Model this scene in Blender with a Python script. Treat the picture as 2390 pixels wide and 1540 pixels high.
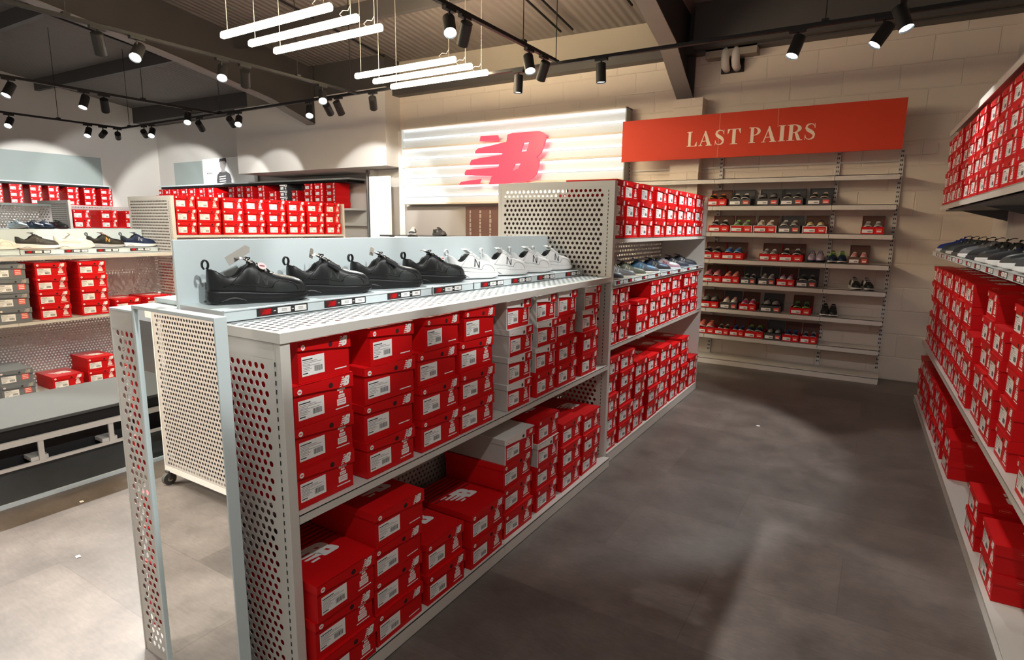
import bpy, bmesh, math, random
from mathutils import Vector, Matrix, Euler

for _o in list(bpy.data.objects):
    bpy.data.objects.remove(_o, do_unlink=True)
S = bpy.context.scene
COL = S.collection
R = math.radians
random.seed(7)

# ------------------------------------------------------------------ camera
cd = bpy.data.cameras.new('camera')
cd.sensor_fit = 'HORIZONTAL'
cd.sensor_width = 36.0
cd.lens = 1372.34 / 2390 * 36.0
cd.clip_start = 0.03
cam = bpy.data.objects.new('camera', cd)
COL.objects.link(cam)
_p, _r, _y = -0.17475299, 0.012687028, -0.553531251
_f = Vector((math.sin(_y) * math.cos(_p), math.cos(_y) * math.cos(_p), math.sin(_p)))
_rt = Vector((math.cos(_y), -math.sin(_y), 0))
_up = _rt.cross(_f)
_r2 = math.cos(_r) * _rt + math.sin(_r) * _up
_u2 = -math.sin(_r) * _rt + math.cos(_r) * _up
_m = Matrix((( _r2.x, _u2.x, -_f.x), (_r2.y, _u2.y, -_f.y), (_r2.z, _u2.z, -_f.z)))
cam.matrix_world = Matrix.Translation((0, 0, 1.40)) @ _m.to_4x4()
S.camera = cam

# ------------------------------------------------------------------ view, world, light levels
S.view_settings.view_transform = 'Standard'
S.view_settings.look = 'None'
S.view_settings.exposure = 0.75
S.view_settings.gamma = 1.0
S.view_settings.use_curve_mapping = False
W = bpy.data.worlds.new('store_ambient')
S.world = W
W.use_nodes = True
W.node_tree.nodes['Background'].inputs[0].default_value = (1.0, 0.95, 0.88, 1)
W.node_tree.nodes['Background'].inputs[1].default_value = 0.30
SPOT_W = 110.0          # watts of one track spotlight
LED_E = 50.0           # strength of the linear pendants
BOX_E = 1.0           # strength of the backlit slats

# ------------------------------------------------------------------ materials
def mat(name, col, rough=0.5, metal=0.0, emit=None, es=0.0, spec=None, noise=0.0, nscale=30.0, bump=0.0):
    m = bpy.data.materials.new(name)
    m.use_nodes = True
    nt = m.node_tree
    b = nt.nodes['Principled BSDF']
    c = (col[0], col[1], col[2], 1)
    b.inputs['Base Color'].default_value = c
    b.inputs['Roughness'].default_value = rough
    b.inputs['Metallic'].default_value = metal
    if spec is not None:
        b.inputs['Specular IOR Level'].default_value = spec
    if emit:
        b.inputs['Emission Color'].default_value = (emit[0], emit[1], emit[2], 1)
        b.inputs['Emission Strength'].default_value = es
    if noise or bump:
        tc = nt.nodes.new('ShaderNodeTexCoord')
        n = nt.nodes.new('ShaderNodeTexNoise')
        n.inputs['Scale'].default_value = nscale
        n.inputs['Detail'].default_value = 4
        nt.links.new(tc.outputs['Object'], n.inputs['Vector'])
        if noise:
            mx = nt.nodes.new('ShaderNodeMix')
            mx.data_type = 'RGBA'
            mx.inputs[6].default_value = tuple(v * (1 - noise) for v in col) + (1,)
            mx.inputs[7].default_value = tuple(min(1, v * (1 + noise)) for v in col) + (1,)
            nt.links.new(n.outputs['Fac'], mx.inputs[0])
            nt.links.new(mx.outputs[2], b.inputs['Base Color'])
        if bump:
            bp = nt.nodes.new('ShaderNodeBump')
            bp.inputs['Strength'].default_value = bump
            bp.inputs['Distance'].default_value = 0.01
            nt.links.new(n.outputs['Fac'], bp.inputs['Height'])
            nt.links.new(bp.outputs[0], b.inputs['Normal'])
    return m

M = {}
M['red'] = mat('shoebox_red_card', (0.56, 0.004, 0.006), 0.5, spec=0.22, noise=0.05, nscale=9)
M['red_lid'] = mat('shoebox_red_lid_card', (0.60, 0.005, 0.007), 0.48, spec=0.22, noise=0.05, nscale=9)
M['dkred'] = mat('dark_red_print', (0.22, 0.006, 0.008), 0.5)
M['white'] = mat('white_print', (0.85, 0.84, 0.82), 0.5)
M['label'] = mat('white_paper_label', (0.86, 0.85, 0.83), 0.55)
M['ink'] = mat('grey_label_ink', (0.30, 0.29, 0.30), 0.6)
M['black_ink'] = mat('black_ink', (0.02, 0.02, 0.022), 0.5)
M['greycard'] = mat('pale_grey_card', (0.42, 0.37, 0.34), 0.6, noise=0.05)
M['whitecard'] = mat('white_card', (0.74, 0.72, 0.69), 0.5)
M['steelcard'] = mat('slate_grey_card', (0.15, 0.165, 0.18), 0.5, noise=0.05)
M['darkcard'] = mat('charcoal_card', (0.045, 0.045, 0.048), 0.5)
M['browncard'] = mat('brown_card', (0.12, 0.055, 0.04), 0.7)
M['coral'] = mat('coral_print', (0.75, 0.10, 0.07), 0.5)
M['hole'] = mat('thumb_hole_shade', (0.035, 0.004, 0.004), 0.9)  # disc colour for the shade inside the lid's thumb hole
M['metal'] = mat('warm_white_powder_coat', (0.60, 0.575, 0.535), 0.38, noise=0.02)
M['metal_cool'] = mat('cool_white_lacquer', (0.61, 0.69, 0.71), 0.32)
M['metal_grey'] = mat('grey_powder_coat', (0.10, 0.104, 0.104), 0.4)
M['backpanel'] = mat('pale_grey_back_sheet', (0.50, 0.46, 0.45), 0.4)
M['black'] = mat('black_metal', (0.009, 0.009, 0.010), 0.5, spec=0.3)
M['void'] = mat('recess_shade_black', (0.012, 0.012, 0.013), 0.8)  # near-black fill for the shade in slots, hollows and under decks
M['steel'] = mat('painted_dark_steel', (0.055, 0.050, 0.048), 0.5, noise=0.15, nscale=3)
M['flange'] = mat('flange_lit_grey', (0.22, 0.20, 0.19), 0.5, noise=0.1, nscale=4)  # lighter than the beam steel, light from below put into the colour
M['pinkmetal'] = mat('pinkish_powder_coat', (0.42, 0.37, 0.335), 0.45)
M['hole_shade'] = mat('hole_shade_brown', (0.13, 0.075, 0.06), 0.7)  # colour of the added sheet that darkens the panel holes
M['benchtop'] = mat('matt_grey_bench_top', (0.085, 0.088, 0.088), 0.85, spec=0.15)
M['tray'] = mat('grey_white_tray_coat', (0.42, 0.46, 0.465), 0.45)
M['tagred'] = mat('price_tag_red', (0.10, 0.004, 0.006), 0.5)
M['chrome'] = mat('chrome', (0.7, 0.7, 0.7), 0.15, 1.0)
M['mirror'] = mat('mirror_silver', (0.93, 0.95, 0.94), 0.01, 1.0)
M['glossdark'] = mat('dark_glossy_kick', (0.03, 0.034, 0.034), 0.08, noise=0.5, nscale=5)
M['acrylic'] = mat('frosted_acrylic', (0.33, 0.37, 0.36), 0.12, noise=0.06, nscale=2)
M['led'] = mat('warm_led_diffuser', (0.9, 0.85, 0.75), 0.4, emit=(1.0, 0.80, 0.52), es=LED_E)
M['lens'] = mat('spot_lens', (0.9, 0.95, 0.95), 0.3, emit=(0.90, 1.0, 0.98), es=14.0)
M['boxglow'] = mat('backlit_slat', (0.47, 0.51, 0.54), 0.5, emit=(0.93, 0.97, 1.0), es=0.07 * BOX_E)
M['tubeglow'] = mat('white_led_tube', (0.9, 0.9, 0.9), 0.4, emit=(1.0, 1.0, 1.0), es=1.05 * BOX_E)
M['ledge'] = mat('cream_ledge', (0.66, 0.58, 0.48), 0.5)
M['redglow'] = mat('lit_red_logo_face', (0.75, 0.03, 0.05), 0.4, emit=(1.0, 0.045, 0.085), es=0.85)
M['banner'] = mat('orange_red_banner', (0.56, 0.045, 0.017), 0.6, spec=0.25, noise=0.03, nscale=3)
M['banner_txt'] = mat('cream_lettering', (0.80, 0.66, 0.52), 0.55)
M['seam'] = mat('banner_seam_tape', (0.62, 0.12, 0.06), 0.5)
M['cable'] = mat('white_cable', (0.45, 0.42, 0.38), 0.5)
M['rubber'] = mat('dark_rubber', (0.06, 0.055, 0.05), 0.7)
M['cloth'] = mat('grey_cloth', (0.36, 0.34, 0.32), 0.9, noise=0.15)
M['brownboard'] = mat('dark_brown_board', (0.16, 0.085, 0.075), 0.5)
M['greyboard'] = mat('mid_grey_board', (0.32, 0.29, 0.27), 0.5)
M['whiteboard'] = mat('bright_white_panel', (0.86, 0.85, 0.82), 0.45)
M['counter'] = mat('dark_counter_top', (0.05, 0.055, 0.055), 0.25)
M['tagcard'] = mat('grey_hang_tag', (0.34, 0.32, 0.29), 0.7)

def wallmat(name, col, bw, bh, strength):
    m = mat(name, col, 0.62, noise=0.03, nscale=1.2)
    nt = m.node_tree
    b = nt.nodes['Principled BSDF']
    tc = nt.nodes.new('ShaderNodeTexCoord')
    mp = nt.nodes.new('ShaderNodeMapping')
    mp.inputs['Rotation'].default_value = (R(90), 0, 0)
    br = nt.nodes.new('ShaderNodeTexBrick')
    br.inputs['Scale'].default_value = 1.0
    br.inputs['Brick Width'].default_value = bw
    br.inputs['Row Height'].default_value = bh
    br.inputs['Mortar Size'].default_value = 0.008
    br.inputs['Mortar Smooth'].default_value = 0.6
    br.inputs['Color1'].default_value = (1, 1, 1, 1)
    br.inputs['Color2'].default_value = (1, 1, 1, 1)
    br.inputs['Mortar'].default_value = (0, 0, 0, 1)
    bp = nt.nodes.new('ShaderNodeBump')
    bp.inputs['Strength'].default_value = strength
    bp.inputs['Distance'].default_value = 0.01
    nt.links.new(tc.outputs['Object'], mp.inputs[0])
    nt.links.new(mp.outputs[0], br.inputs['Vector'])
    nt.links.new(br.outputs['Color'], bp.inputs['Height'])
    nt.links.new(bp.outputs[0], b.inputs['Normal'])
    return m
M['wall'] = wallmat('painted_block_wall', (0.68, 0.60, 0.51), 0.45, 0.22, 0.5)
M['wall_plain'] = mat('painted_plaster', (0.64, 0.60, 0.56), 0.6, noise=0.02, nscale=2)
M['wall_dark'] = mat('upper_wall_dark_paint', (0.30, 0.26, 0.215), 0.7, noise=0.06, nscale=1.5)

def floormat():
    m = bpy.data.materials.new('grey_brown_vinyl_tiles')
    m.use_nodes = True
    nt = m.node_tree
    b = nt.nodes['Principled BSDF']
    tc = nt.nodes.new('ShaderNodeTexCoord')
    br = nt.nodes.new('ShaderNodeTexBrick')
    br.offset = 0.5
    br.inputs['Scale'].default_value = 1.0
    br.inputs['Brick Width'].default_value = 0.92
    br.inputs['Row Height'].default_value = 0.46
    br.inputs['Mortar Size'].default_value = 0.0018
    br.inputs['Color1'].default_value = (0.114, 0.094, 0.083, 1)
    br.inputs['Color2'].default_value = (0.160, 0.132, 0.116, 1)
    br.inputs['Mortar'].default_value = (0.115, 0.092, 0.080, 1)
    n = nt.nodes.new('ShaderNodeTexNoise')
    n.inputs['Scale'].default_value = 4.2
    n.inputs['Detail'].default_value = 8
    n.inputs['Roughness'].default_value = 0.65
    n2 = nt.nodes.new('ShaderNodeTexNoise')
    n2.inputs['Scale'].default_value = 24
    n2.inputs['Detail'].default_value = 5
    mp = nt.nodes.new('ShaderNodeMapping')
    mp.inputs['Scale'].default_value = (1, 4, 1)
    rmp = nt.nodes.new('ShaderNodeMapRange')
    rmp.inputs[1].default_value = 0.3
    rmp.inputs[2].default_value = 0.7
    rmp.inputs[3].default_value = 0.68
    rmp.inputs[4].default_value = 1.28
    rm2 = nt.nodes.new('ShaderNodeMapRange')
    rm2.inputs[1].default_value = 0.3
    rm2.inputs[2].default_value = 0.7
    rm2.inputs[3].default_value = 0.9
    rm2.inputs[4].default_value = 1.1
    mul = nt.nodes.new('ShaderNodeMath')
    mul.operation = 'MULTIPLY'
    mx = nt.nodes.new('ShaderNodeMix')
    mx.data_type = 'RGBA'
    mx.blend_type = 'MULTIPLY'
    mx.inputs[0].default_value = 1
    L = nt.links.new
    L(tc.outputs['Object'], br.inputs['Vector'])
    L(tc.outputs['Object'], n.inputs['Vector'])
    L(tc.outputs['Object'], mp.inputs[0])
    L(mp.outputs[0], n2.inputs['Vector'])
    L(n.outputs['Fac'], rmp.inputs[0])
    L(n2.outputs['Fac'], rm2.inputs[0])
    L(rmp.outputs[0], mul.inputs[0])
    L(rm2.outputs[0], mul.inputs[1])
    L(br.outputs['Color'], mx.inputs[6])
    L(mul.outputs[0], mx.inputs[7])
    L(mx.outputs[2], b.inputs['Base Color'])
    rr = nt.nodes.new('ShaderNodeMapRange')
    rr.inputs[3].default_value = 0.34
    rr.inputs[4].default_value = 0.55
    L(n.outputs['Fac'], rr.inputs[0])
    L(rr.outputs[0], b.inputs['Roughness'])
    return m
M['floor'] = floormat()

def ceilmat():
    m = mat('dark_corrugated_roof', (0.19, 0.165, 0.15), 0.6)
    nt = m.node_tree
    b = nt.nodes['Principled BSDF']
    tc = nt.nodes.new('ShaderNodeTexCoord')
    w = nt.nodes.new('ShaderNodeTexWave')
    w.bands_direction = 'X'
    w.inputs['Scale'].default_value = 3.4
    w.inputs['Distortion'].default_value = 0.15
    bp = nt.nodes.new('ShaderNodeBump')
    bp.inputs['Strength'].default_value = 0.35
    bp.inputs['Distance'].default_value = 0.03
    nt.links.new(tc.outputs['Object'], w.inputs['Vector'])
    nt.links.new(w.outputs['Fac'], bp.inputs['Height'])
    nt.links.new(bp.outputs[0], b.inputs['Normal'])
    return m
M['ceiling'] = ceilmat()

# ------------------------------------------------------------------ mesh helpers
class MB:
    """collects shapes, builds ONE mesh object"""
    def __init__(s):
        s.v, s.f, s.mi, s.ms = [], [], [], []
    def _m(s, m):
        if m not in s.ms:
            s.ms.append(m)
        return s.ms.index(m)
    def add(s, vs, fs, m):
        k = len(s.v)
        s.v += [tuple(p) for p in vs]
        i = s._m(m)
        for f in fs:
            s.f.append([k + q for q in f])
            s.mi.append(i)
        return s
    def box(s, a, b, m):
        x0, y0, z0 = a
        x1, y1, z1 = b
        vs = [(x0, y0, z0), (x1, y0, z0), (x1, y1, z0), (x0, y1, z0), (x0, y0, z1), (x1, y0, z1), (x1, y1, z1), (x0, y1, z1)]
        return s.add(vs, [(0, 3, 2, 1), (4, 5, 6, 7), (0, 1, 5, 4), (1, 2, 6, 5), (2, 3, 7, 6), (3, 0, 4, 7)], m)
    def quad(s, a, b, c, d, m):
        return s.add([a, b, c, d], [(0, 1, 2, 3)], m)
    def poly(s, pts, m):
        return s.add(pts, [tuple(range(len(pts)))], m)
    def prism(s, pts, off, m):
        """polygon pts extruded by vector off"""
        n = len(pts)
        o = Vector(off)
        vs = [Vector(p) for p in pts] + [Vector(p) + o for p in pts]
        fs = [tuple(range(n))[::-1], tuple(range(n, 2 * n))] + [(i, (i + 1) % n, n + (i + 1) % n, n + i) for i in range(n)]
        return s.add(vs, fs, m)
    def cyl(s, p0, p1, r0, m, r1=None, n=16, cap0=True, cap1=True):
        p0, p1 = Vector(p0), Vector(p1)
        r1 = r0 if r1 is None else r1
        d = (p1 - p0).normalized()
        a = d.orthogonal().normalized()
        b = d.cross(a)
        vs = []
        for p, r in ((p0, r0), (p1, r1)):
            for k in range(n):
                t = 2 * math.pi * k / n
                vs.append(p + a * (r * math.cos(t)) + b * (r * math.sin(t)))
        fs = [(k, (k + 1) % n, n + (k + 1) % n, n + k) for k in range(n)]
        if cap0:
            fs.append(tuple(range(n))[::-1])
        if cap1:
            fs.append(tuple(range(n, 2 * n)))
        return s.add(vs, fs, m)
    def tube(s, pts, r, m, n=8, closed=False):
        P = [Vector(p) for p in pts]
        k = len(P)
        vs, fs = [], []
        ref = None
        for i in range(k):
            if closed:
                d = (P[(i + 1) % k] - P[i - 1]).normalized()
            else:
                d = (P[min(i + 1, k - 1)] - P[max(i - 1, 0)]).normalized()
            if ref is None:
                ref = d.orthogonal().normalized()
            a = (ref - d * ref.dot(d))
            a = a.normalized() if a.length > 1e-6 else d.orthogonal().normalized()
            ref = a
            b = d.cross(a)
            for j in range(n):
                t = 2 * math.pi * j / n
                vs.append(P[i] + a * (r * math.cos(t)) + b * (r * math.sin(t)))
        for i in range(k if closed else k - 1):
            i2 = (i + 1) % k
            for j in range(n):
                fs.append((i * n + j, i * n + (j + 1) % n, i2 * n + (j + 1) % n, i2 * n + j))
        if not closed:
            fs.append(tuple(range(n))[::-1])
            fs.append(tuple(range((k - 1) * n, k * n)))
        return s.add(vs, fs, m)
    def mesh(s, name, smooth=False):
        me = bpy.data.meshes.new(name)
        me.from_pydata(s.v, [], s.f)
        for m in s.ms:
            me.materials.append(m)
        me.polygons.foreach_set('material_index', s.mi)
        if smooth:
            me.polygons.foreach_set('use_smooth', [True] * len(s.f))
        me.update()
        return me
    def build(s, name, parent=None, smooth=False, bevel=0.0, sub=0):
        return link(name, s.mesh(name, smooth), parent, bevel, sub)

def link(name, me, parent=None, bevel=0.0, sub=0):
    o = bpy.data.objects.new(name, me)
    COL.objects.link(o)
    o.parent = parent
    if bevel:
        b = o.modifiers.new('bevel', 'BEVEL')
        b.width = bevel
        b.segments = 2
        b.limit_method = 'ANGLE'
    if sub:
        u = o.modifiers.new('sub', 'SUBSURF')
        u.levels = sub
        u.render_levels = sub
    return o

def tag(o, label, cat, group=None):
    o['label'] = label
    o['category'] = cat
    if group:
        o['group'] = group
    return o
def thing(name, label, cat, loc=(0, 0, 0), rz=0.0, group=None):
    o = bpy.data.objects.new(name, None)
    COL.objects.link(o)
    o.location = loc
    o.rotation_euler = (0, 0, rz)
    o.empty_display_size = 0.05
    return tag(o, label, cat, group)
def struct(o):
    o['kind'] = 'structure'
    return o
def copy_tree(o, parent=None):
    c = o.copy()
    COL.objects.link(c)
    c.parent = parent
    for ch in o.children:
        copy_tree(ch, c)
    return c

def perf(mb, fn, u0, u1, v0, v1, pu, pv, r, m, n=10, stagger=True):
    """perforated sheet: fn(u, v) -> point; real round holes in staggered rows, solid margins"""
    nu = max(2, int((u1 - u0) / pu) - 1)
    nv = max(1, int((v1 - v0) / pv))
    a = (u1 - u0 - nu * pu) / 2
    b = (v1 - v0 - nv * pv) / 2
    U0, V0 = u0 + a, v0 + b
    U1, V1 = u1 - a, v1 - b
    q = lambda A, B, C, D: mb.quad(fn(A, C), fn(B, C), fn(B, D), fn(A, D), m)
    q(u0, u1, v0, V0)
    q(u0, u1, V1, v1)
    q(u0, U0, V0, V1)
    q(U1, u1, V0, V1)
    per = max(1, n // 4)
    n = per * 4
    bd = []
    for sx, sy, dx, dy in ((-1, -1, 1, 0), (1, -1, 0, 1), (1, 1, -1, 0), (-1, 1, 0, -1)):
        for k in range(per):
            bd.append((sx + 2 * dx * k / per, sy + 2 * dy * k / per))
    for j in range(nv):
        vc = V0 + (j + 0.5) * pv
        odd = stagger and j % 2
        st = U0 + (pu / 2 if odd else 0)
        cnt = nu - 1 if odd else nu
        if odd:
            q(U0, st, vc - pv / 2, vc + pv / 2)
            q(U1 - pu / 2, U1, vc - pv / 2, vc + pv / 2)
        for i in range(cnt):
            uc = st + (i + 0.5) * pu
            vs, fs = [], []
            for (x, y) in bd:
                vs.append(fn(uc + x * pu / 2, vc + y * pv / 2))
            for (x, y) in bd:
                L = math.hypot(x * pu, y * pv)
                vs.append(fn(uc + r * x * pu / L, vc + r * y * pv / L))
            for k in range(n):
                fs.append((k, (k + 1) % n, n + (k + 1) % n, n + k))
            mb.add(vs, fs, m)
    return mb
def perf_part(name, parent, fn, u0, u1, v0, v1, pu, pv, r, m, thick=0.0016, n=12):
    mb = MB()
    perf(mb, fn, u0, u1, v0, v1, pu, pv, r, m, n)
    o = mb.build(name, parent)
    if thick:
        bm = bmesh.new()
        bm.from_mesh(o.data)
        bmesh.ops.remove_doubles(bm, verts=bm.verts, dist=1e-5)
        bm.to_mesh(o.data)
        bm.free()
        s = o.modifiers.new('sheet', 'SOLIDIFY')
        s.thickness = thick
        s.offset = 0
    return o

# ================================================================== the setting
def ceil_z(x, y):
    return 3.575 + 0.0155 * (-x - 2) + 0.128 * (6.5 - y)
XL_WALL, YB_WALL, YB_LEFT = -13.57, 6.546, 7.2

mb = MB()
mb.box((-14, -2.6, -0.1), (1.6, 7.4, 0), M['floor'])
struct(mb.build('floor'))

mb = MB()
c = [(-14, 7.4), (1.7, 7.4), (1.7, -2.6), (-14, -2.6)]
mb.prism([(x, y, ceil_z(x, y)) for x, y in c], (0, 0, 0.1), M['ceiling'])
struct(mb.build('ceiling'))

mb = MB()
mb.box((-5.95, YB_WALL, 0), (1.2, YB_WALL + 0.12, 3.17), M['wall'])
struct(mb.build('wall_back'))
mb = MB()
mb.box((-9.4, YB_WALL, 3.17), (1.2, YB_WALL + 0.12, 4.2), M['wall_dark'])
struct(mb.build('wall_back_upper'))
mb = MB()
mb.box((-13.6, YB_LEFT, 0), (-5.9, YB_LEFT + 0.12, 4.3), M['wall_plain'])
struct(mb.build('wall_back_left'))
mb = MB()
mb.box((XL_WALL - 0.12, -2.6, 0), (XL_WALL, YB_LEFT + 0.1, 4.9), M['wall_plain'])
struct(mb.build('wall_left'))
mb = MB()
a = R(1.69)
xr = lambda y: 0.80 + math.tan(a) * (6.546 - y)
mb.prism([(xr(6.7), 6.7, 0), (xr(6.7) + 0.12, 6.7, 0), (xr(-2.6) + 0.12, -2.6, 0), (xr(-2.6), -2.6, 0)], (0, 0, 4.8), M['wall_plain'])
struct(mb.build('wall_right'))
# hanging bulkhead in front of the deeper left bay
mb = MB()
mb.box((-9.33, 6.255, 2.21), (-5.95, YB_LEFT, 3.25), M['wall_plain'])
struct(mb.build('wall_soffit'))
mb = MB()
mb.box((-5.95, 6.50, 0), (-5.85, 6.545, 2.70), M['wall_plain'])
struct(mb.build('trim_1'))
mb = MB()
mb.box((XL_WALL, 6.75, 3.42), (-7.5, YB_LEFT, 4.2), M['steel'])
mb.box((-7.5, 6.262, 3.25), (-5.95, YB_LEFT, 4.0), M['steel'])
struct(mb.build('ceiling_bulkhead'))
# dark eaves channel along the back wall
mb = MB()
mb.box((-9.33, 6.40, 3.155), (1.15, 6.545, 3.25), M['steel'])
struct(mb.build('ceiling_channel'))
# upper band over the right bay: a dark box stands for its unlit black
mb = MB()
mb.box((-1.80, 6.30, 3.17), (1.15, 6.54, 3.62), M['steel'])
struct(mb.build('ceiling_shade_box'))

def rafter(xc, pts, hw):
    """haunched steel portal beam along y: web plate, bottom flange"""
    b = MB()
    top = [(xc, y, ceil_z(xc, y) - 0.005) for y, z in reversed(pts)]
    b.prism([(xc - 0.006, y, z) for y, z in pts] + [(p[0] - 0.006, p[1], p[2]) for p in top], (0.012, 0, 0), M['steel'])
    for (y0, z0), (y1, z1) in zip(pts[:-1], pts[1:]):
        b.prism([(xc - hw, y0, z0 - 0.012), (xc + hw, y0, z0 - 0.012), (xc + hw, y0, z0), (xc - hw, y0, z0)], (0, y1 - y0, z1 - z0), M['flange'])
    y0, z0 = pts[0]
    b.box((xc - hw, y0 - 0.006, z0), (xc + hw, y0 + 0.006, ceil_z(xc, y0) - 0.01), M['steel'])
    return struct(b.build('ceiling_beam'))
rafter(-1.905, [(6.50, 2.74), (6.16, 2.92), (5.80, 3.13), (5.16, 3.31), (4.2, 3.47), (-2.5, 4.33)], 0.085)
rafter(-7.45, [(6.24, 2.87), (5.52, 3.10), (4.32, 3.33), (3.76, 3.42), (2.9, 3.55), (-2.5, 4.24)], 0.085)
for yy in (5.08, 3.55, 2.0, 0.45):
    mb = MB()
    for x0, x1 in ((-13.5, -7.46), (-7.44, -1.92), (-1.89, 1.0)):
        mb.prism([(x0, yy - 0.035, ceil_z(x0, yy) - 0.19), (x0, yy + 0.035, ceil_z(x0, yy) - 0.19), (x0, yy + 0.035, ceil_z(x0, yy)), (x0, yy - 0.035, ceil_z(x0, yy))], (x1 - x0, 0, ceil_z(x1, yy) - ceil_z(x0, yy)), M['steel'])
    struct(mb.build('ceiling_purlin'))
for k, (x, y0, y1) in enumerate(((-3.3, 3.0, 6.3), (-3.15, 3.0, 6.3), (-2.35, 3.6, 6.0), (-9.3, 2.0, 6.4), (-8.7, 2.4, 6.6), (-5.9, 2.2, 6.2))):
    mb = MB()
    mb.cyl((x, y0, ceil_z(x, y0) - 0.06), (x, y1, ceil_z(x, y1) - 0.06), 0.012, M['black'], n=8)
    struct(mb.build('ceiling_conduit'))
mb = MB()
mb.box((-1.99, 6.38, 0), (-1.69, YB_WALL, 2.72), M['wall'])
struct(mb.build('wall_pillar'))
mb = MB()
mb.cyl((-6.68, 6.6, 0), (-6.68, 6.6, 2.2), 0.02, M['metal_grey'], n=10)
mb.box((-6.60, 6.58, 0), (-6.52, 6.66, 2.2), M['metal'])
mb.box((-6.58, 6.66, 0), (-5.96, 6.70, 2.2), M['wall_plain'])
struct(mb.build('door_1'))
# pipe elbows dropping out of their boxing into a wall opening
t = thing('wall_pipe', 'pair of stubby wall-coloured pipe elbows over the orange banner', 'pipe', (-1.46, 6.42, 2.92))
for k, x in enumerate((-0.045, 0.055)):
    mb = MB()
    mb.tube([(x, 0.02, 0.25), (x, -0.005, 0.19), (x, -0.010, 0.13), (x, 0.025, 0.085), (x, 0.09, 0.075)], 0.040, M['wall_plain'], n=14)
    mb.build('elbow', t, smooth=True)
mb = MB()
mb.box((-0.10, 0.095, 0.035), (0.115, 0.124, 0.16), M['void'])
mb.build('wall_opening', t)
mb = MB()
mb.box((-0.24, -0.02, 0.17), (0.25, 0.124, 0.25), M['wall_dark'])
mb.build('pipe_boxing', t)
# surface cable duct by the end of the banner
mb = MB()
mb.box((0.08, 6.526, 2.075), (0.34, 6.546, 2.16), M['wall'])
struct(mb.build('trim_2'))

# ================================================================== gondolas
def slots(name, parent, x, y, z0, z1, dz, m=None):
    mb = MB()
    z = z0
    while z < z1:
        mb.box((x - 0.0018, y - 0.0006, z), (x + 0.0018, y + 0.0003, z + 0.012), M['void'])
        z += dz
    return mb.build(name, parent)

def price_rail(parent, y0, y1, x, z0, z1):
    mb = MB()
    mb.box((x, y0, z0), (x + 0.008, y1, z1), M['metal_cool'])
    mb.box((x + 0.008, y0, z1 - 0.003), (x + 0.011, y1, z1), M['metal_cool'])
    mb.box((x + 0.008, y0, z0), (x + 0.011, y1, z0 + 0.003), M['metal_cool'])
    return mb.build('price_rail', parent)

PUN, PVN, RN = 0.0262, 0.0245, 0.0089      # perforation of the end panels

def low_gondola(name, label, loc, L, mid_z=0.616, seam=1.02):
    """half-height gondola: front at local x=0, runs along +y for L"""
    g = thing(name, label, 'shelving', loc)
    D = -0.352
    perf_part('end_panel', g, lambda u, v: (u, 0.0, v), -0.262, -0.030, 0.0, 1.052, PUN, PVN, RN, M['metal'])
    slots('slot_row', g, -0.026, -0.0012, 0.03, 1.04, 0.0245)
    mb = MB()
    mb.box((-0.020, -0.002, 0), (0, 0.028, 1.097), M['metal'])
    mb.box((-0.030, -0.0008, 0), (-0.020, 0.004, 1.097), M['metal'])
    mb.box((-0.262, -0.0008, 1.050), (-0.030, 0.003, 1.0955), M['metal'])
    mb.build('end_post', g, bevel=0.0015)
    # perforated top tray with a folded lip
    perf_part('top_tray', g, lambda u, v: (u, v, 1.1235), -0.262, -0.012, 0.0, L, 0.030, 0.026, 0.0090, M['tray'])
    mb = MB()
    mb.box((-0.012, -0.004, 1.097), (0.004, L, 1.1255), M['metal'])
    mb.box((-0.262, -0.004, 1.097), (-0.012, 0.004, 1.1255), M['metal'])
    mb.box((-0.262, 0.004, 1.119), (-0.255, L, 1.1225), M['metal_cool'])
    mb.build('tray_lip', g, bevel=0.001)
    mb = MB()
    for a, b in ((0.03, seam), (seam + 0.002, L)):
        mb.box((D, a, mid_z - 0.004), (0, b, mid_z), M['metal'])
        mb.box((-0.004, a, mid_z - 0.027), (0.0, b, mid_z - 0.0005), M['metal'])
    mb.build('shelf', g)
    mb = MB()
    for a, b in ((0.0, seam), (seam + 0.003, L)):
        mb.box((D, a, 0.050), (0.034, b, 0.058), M['metal'])
        mb.box((0.024, a, 0.004), (0.034, b, 0.055), M['metal'])
    mb.box((D, 0.01, 0), (0.02, L, 0.05), M['void'])
    mb.build('base_deck', g)
    perf_part('back_panel', g, lambda u, v: (D - 0.004, u, v), 0.0, L, 0.06, 1.115, 0.024, 0.022, 0.0062, M['backpanel'], 0, 8)
    return g

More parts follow.
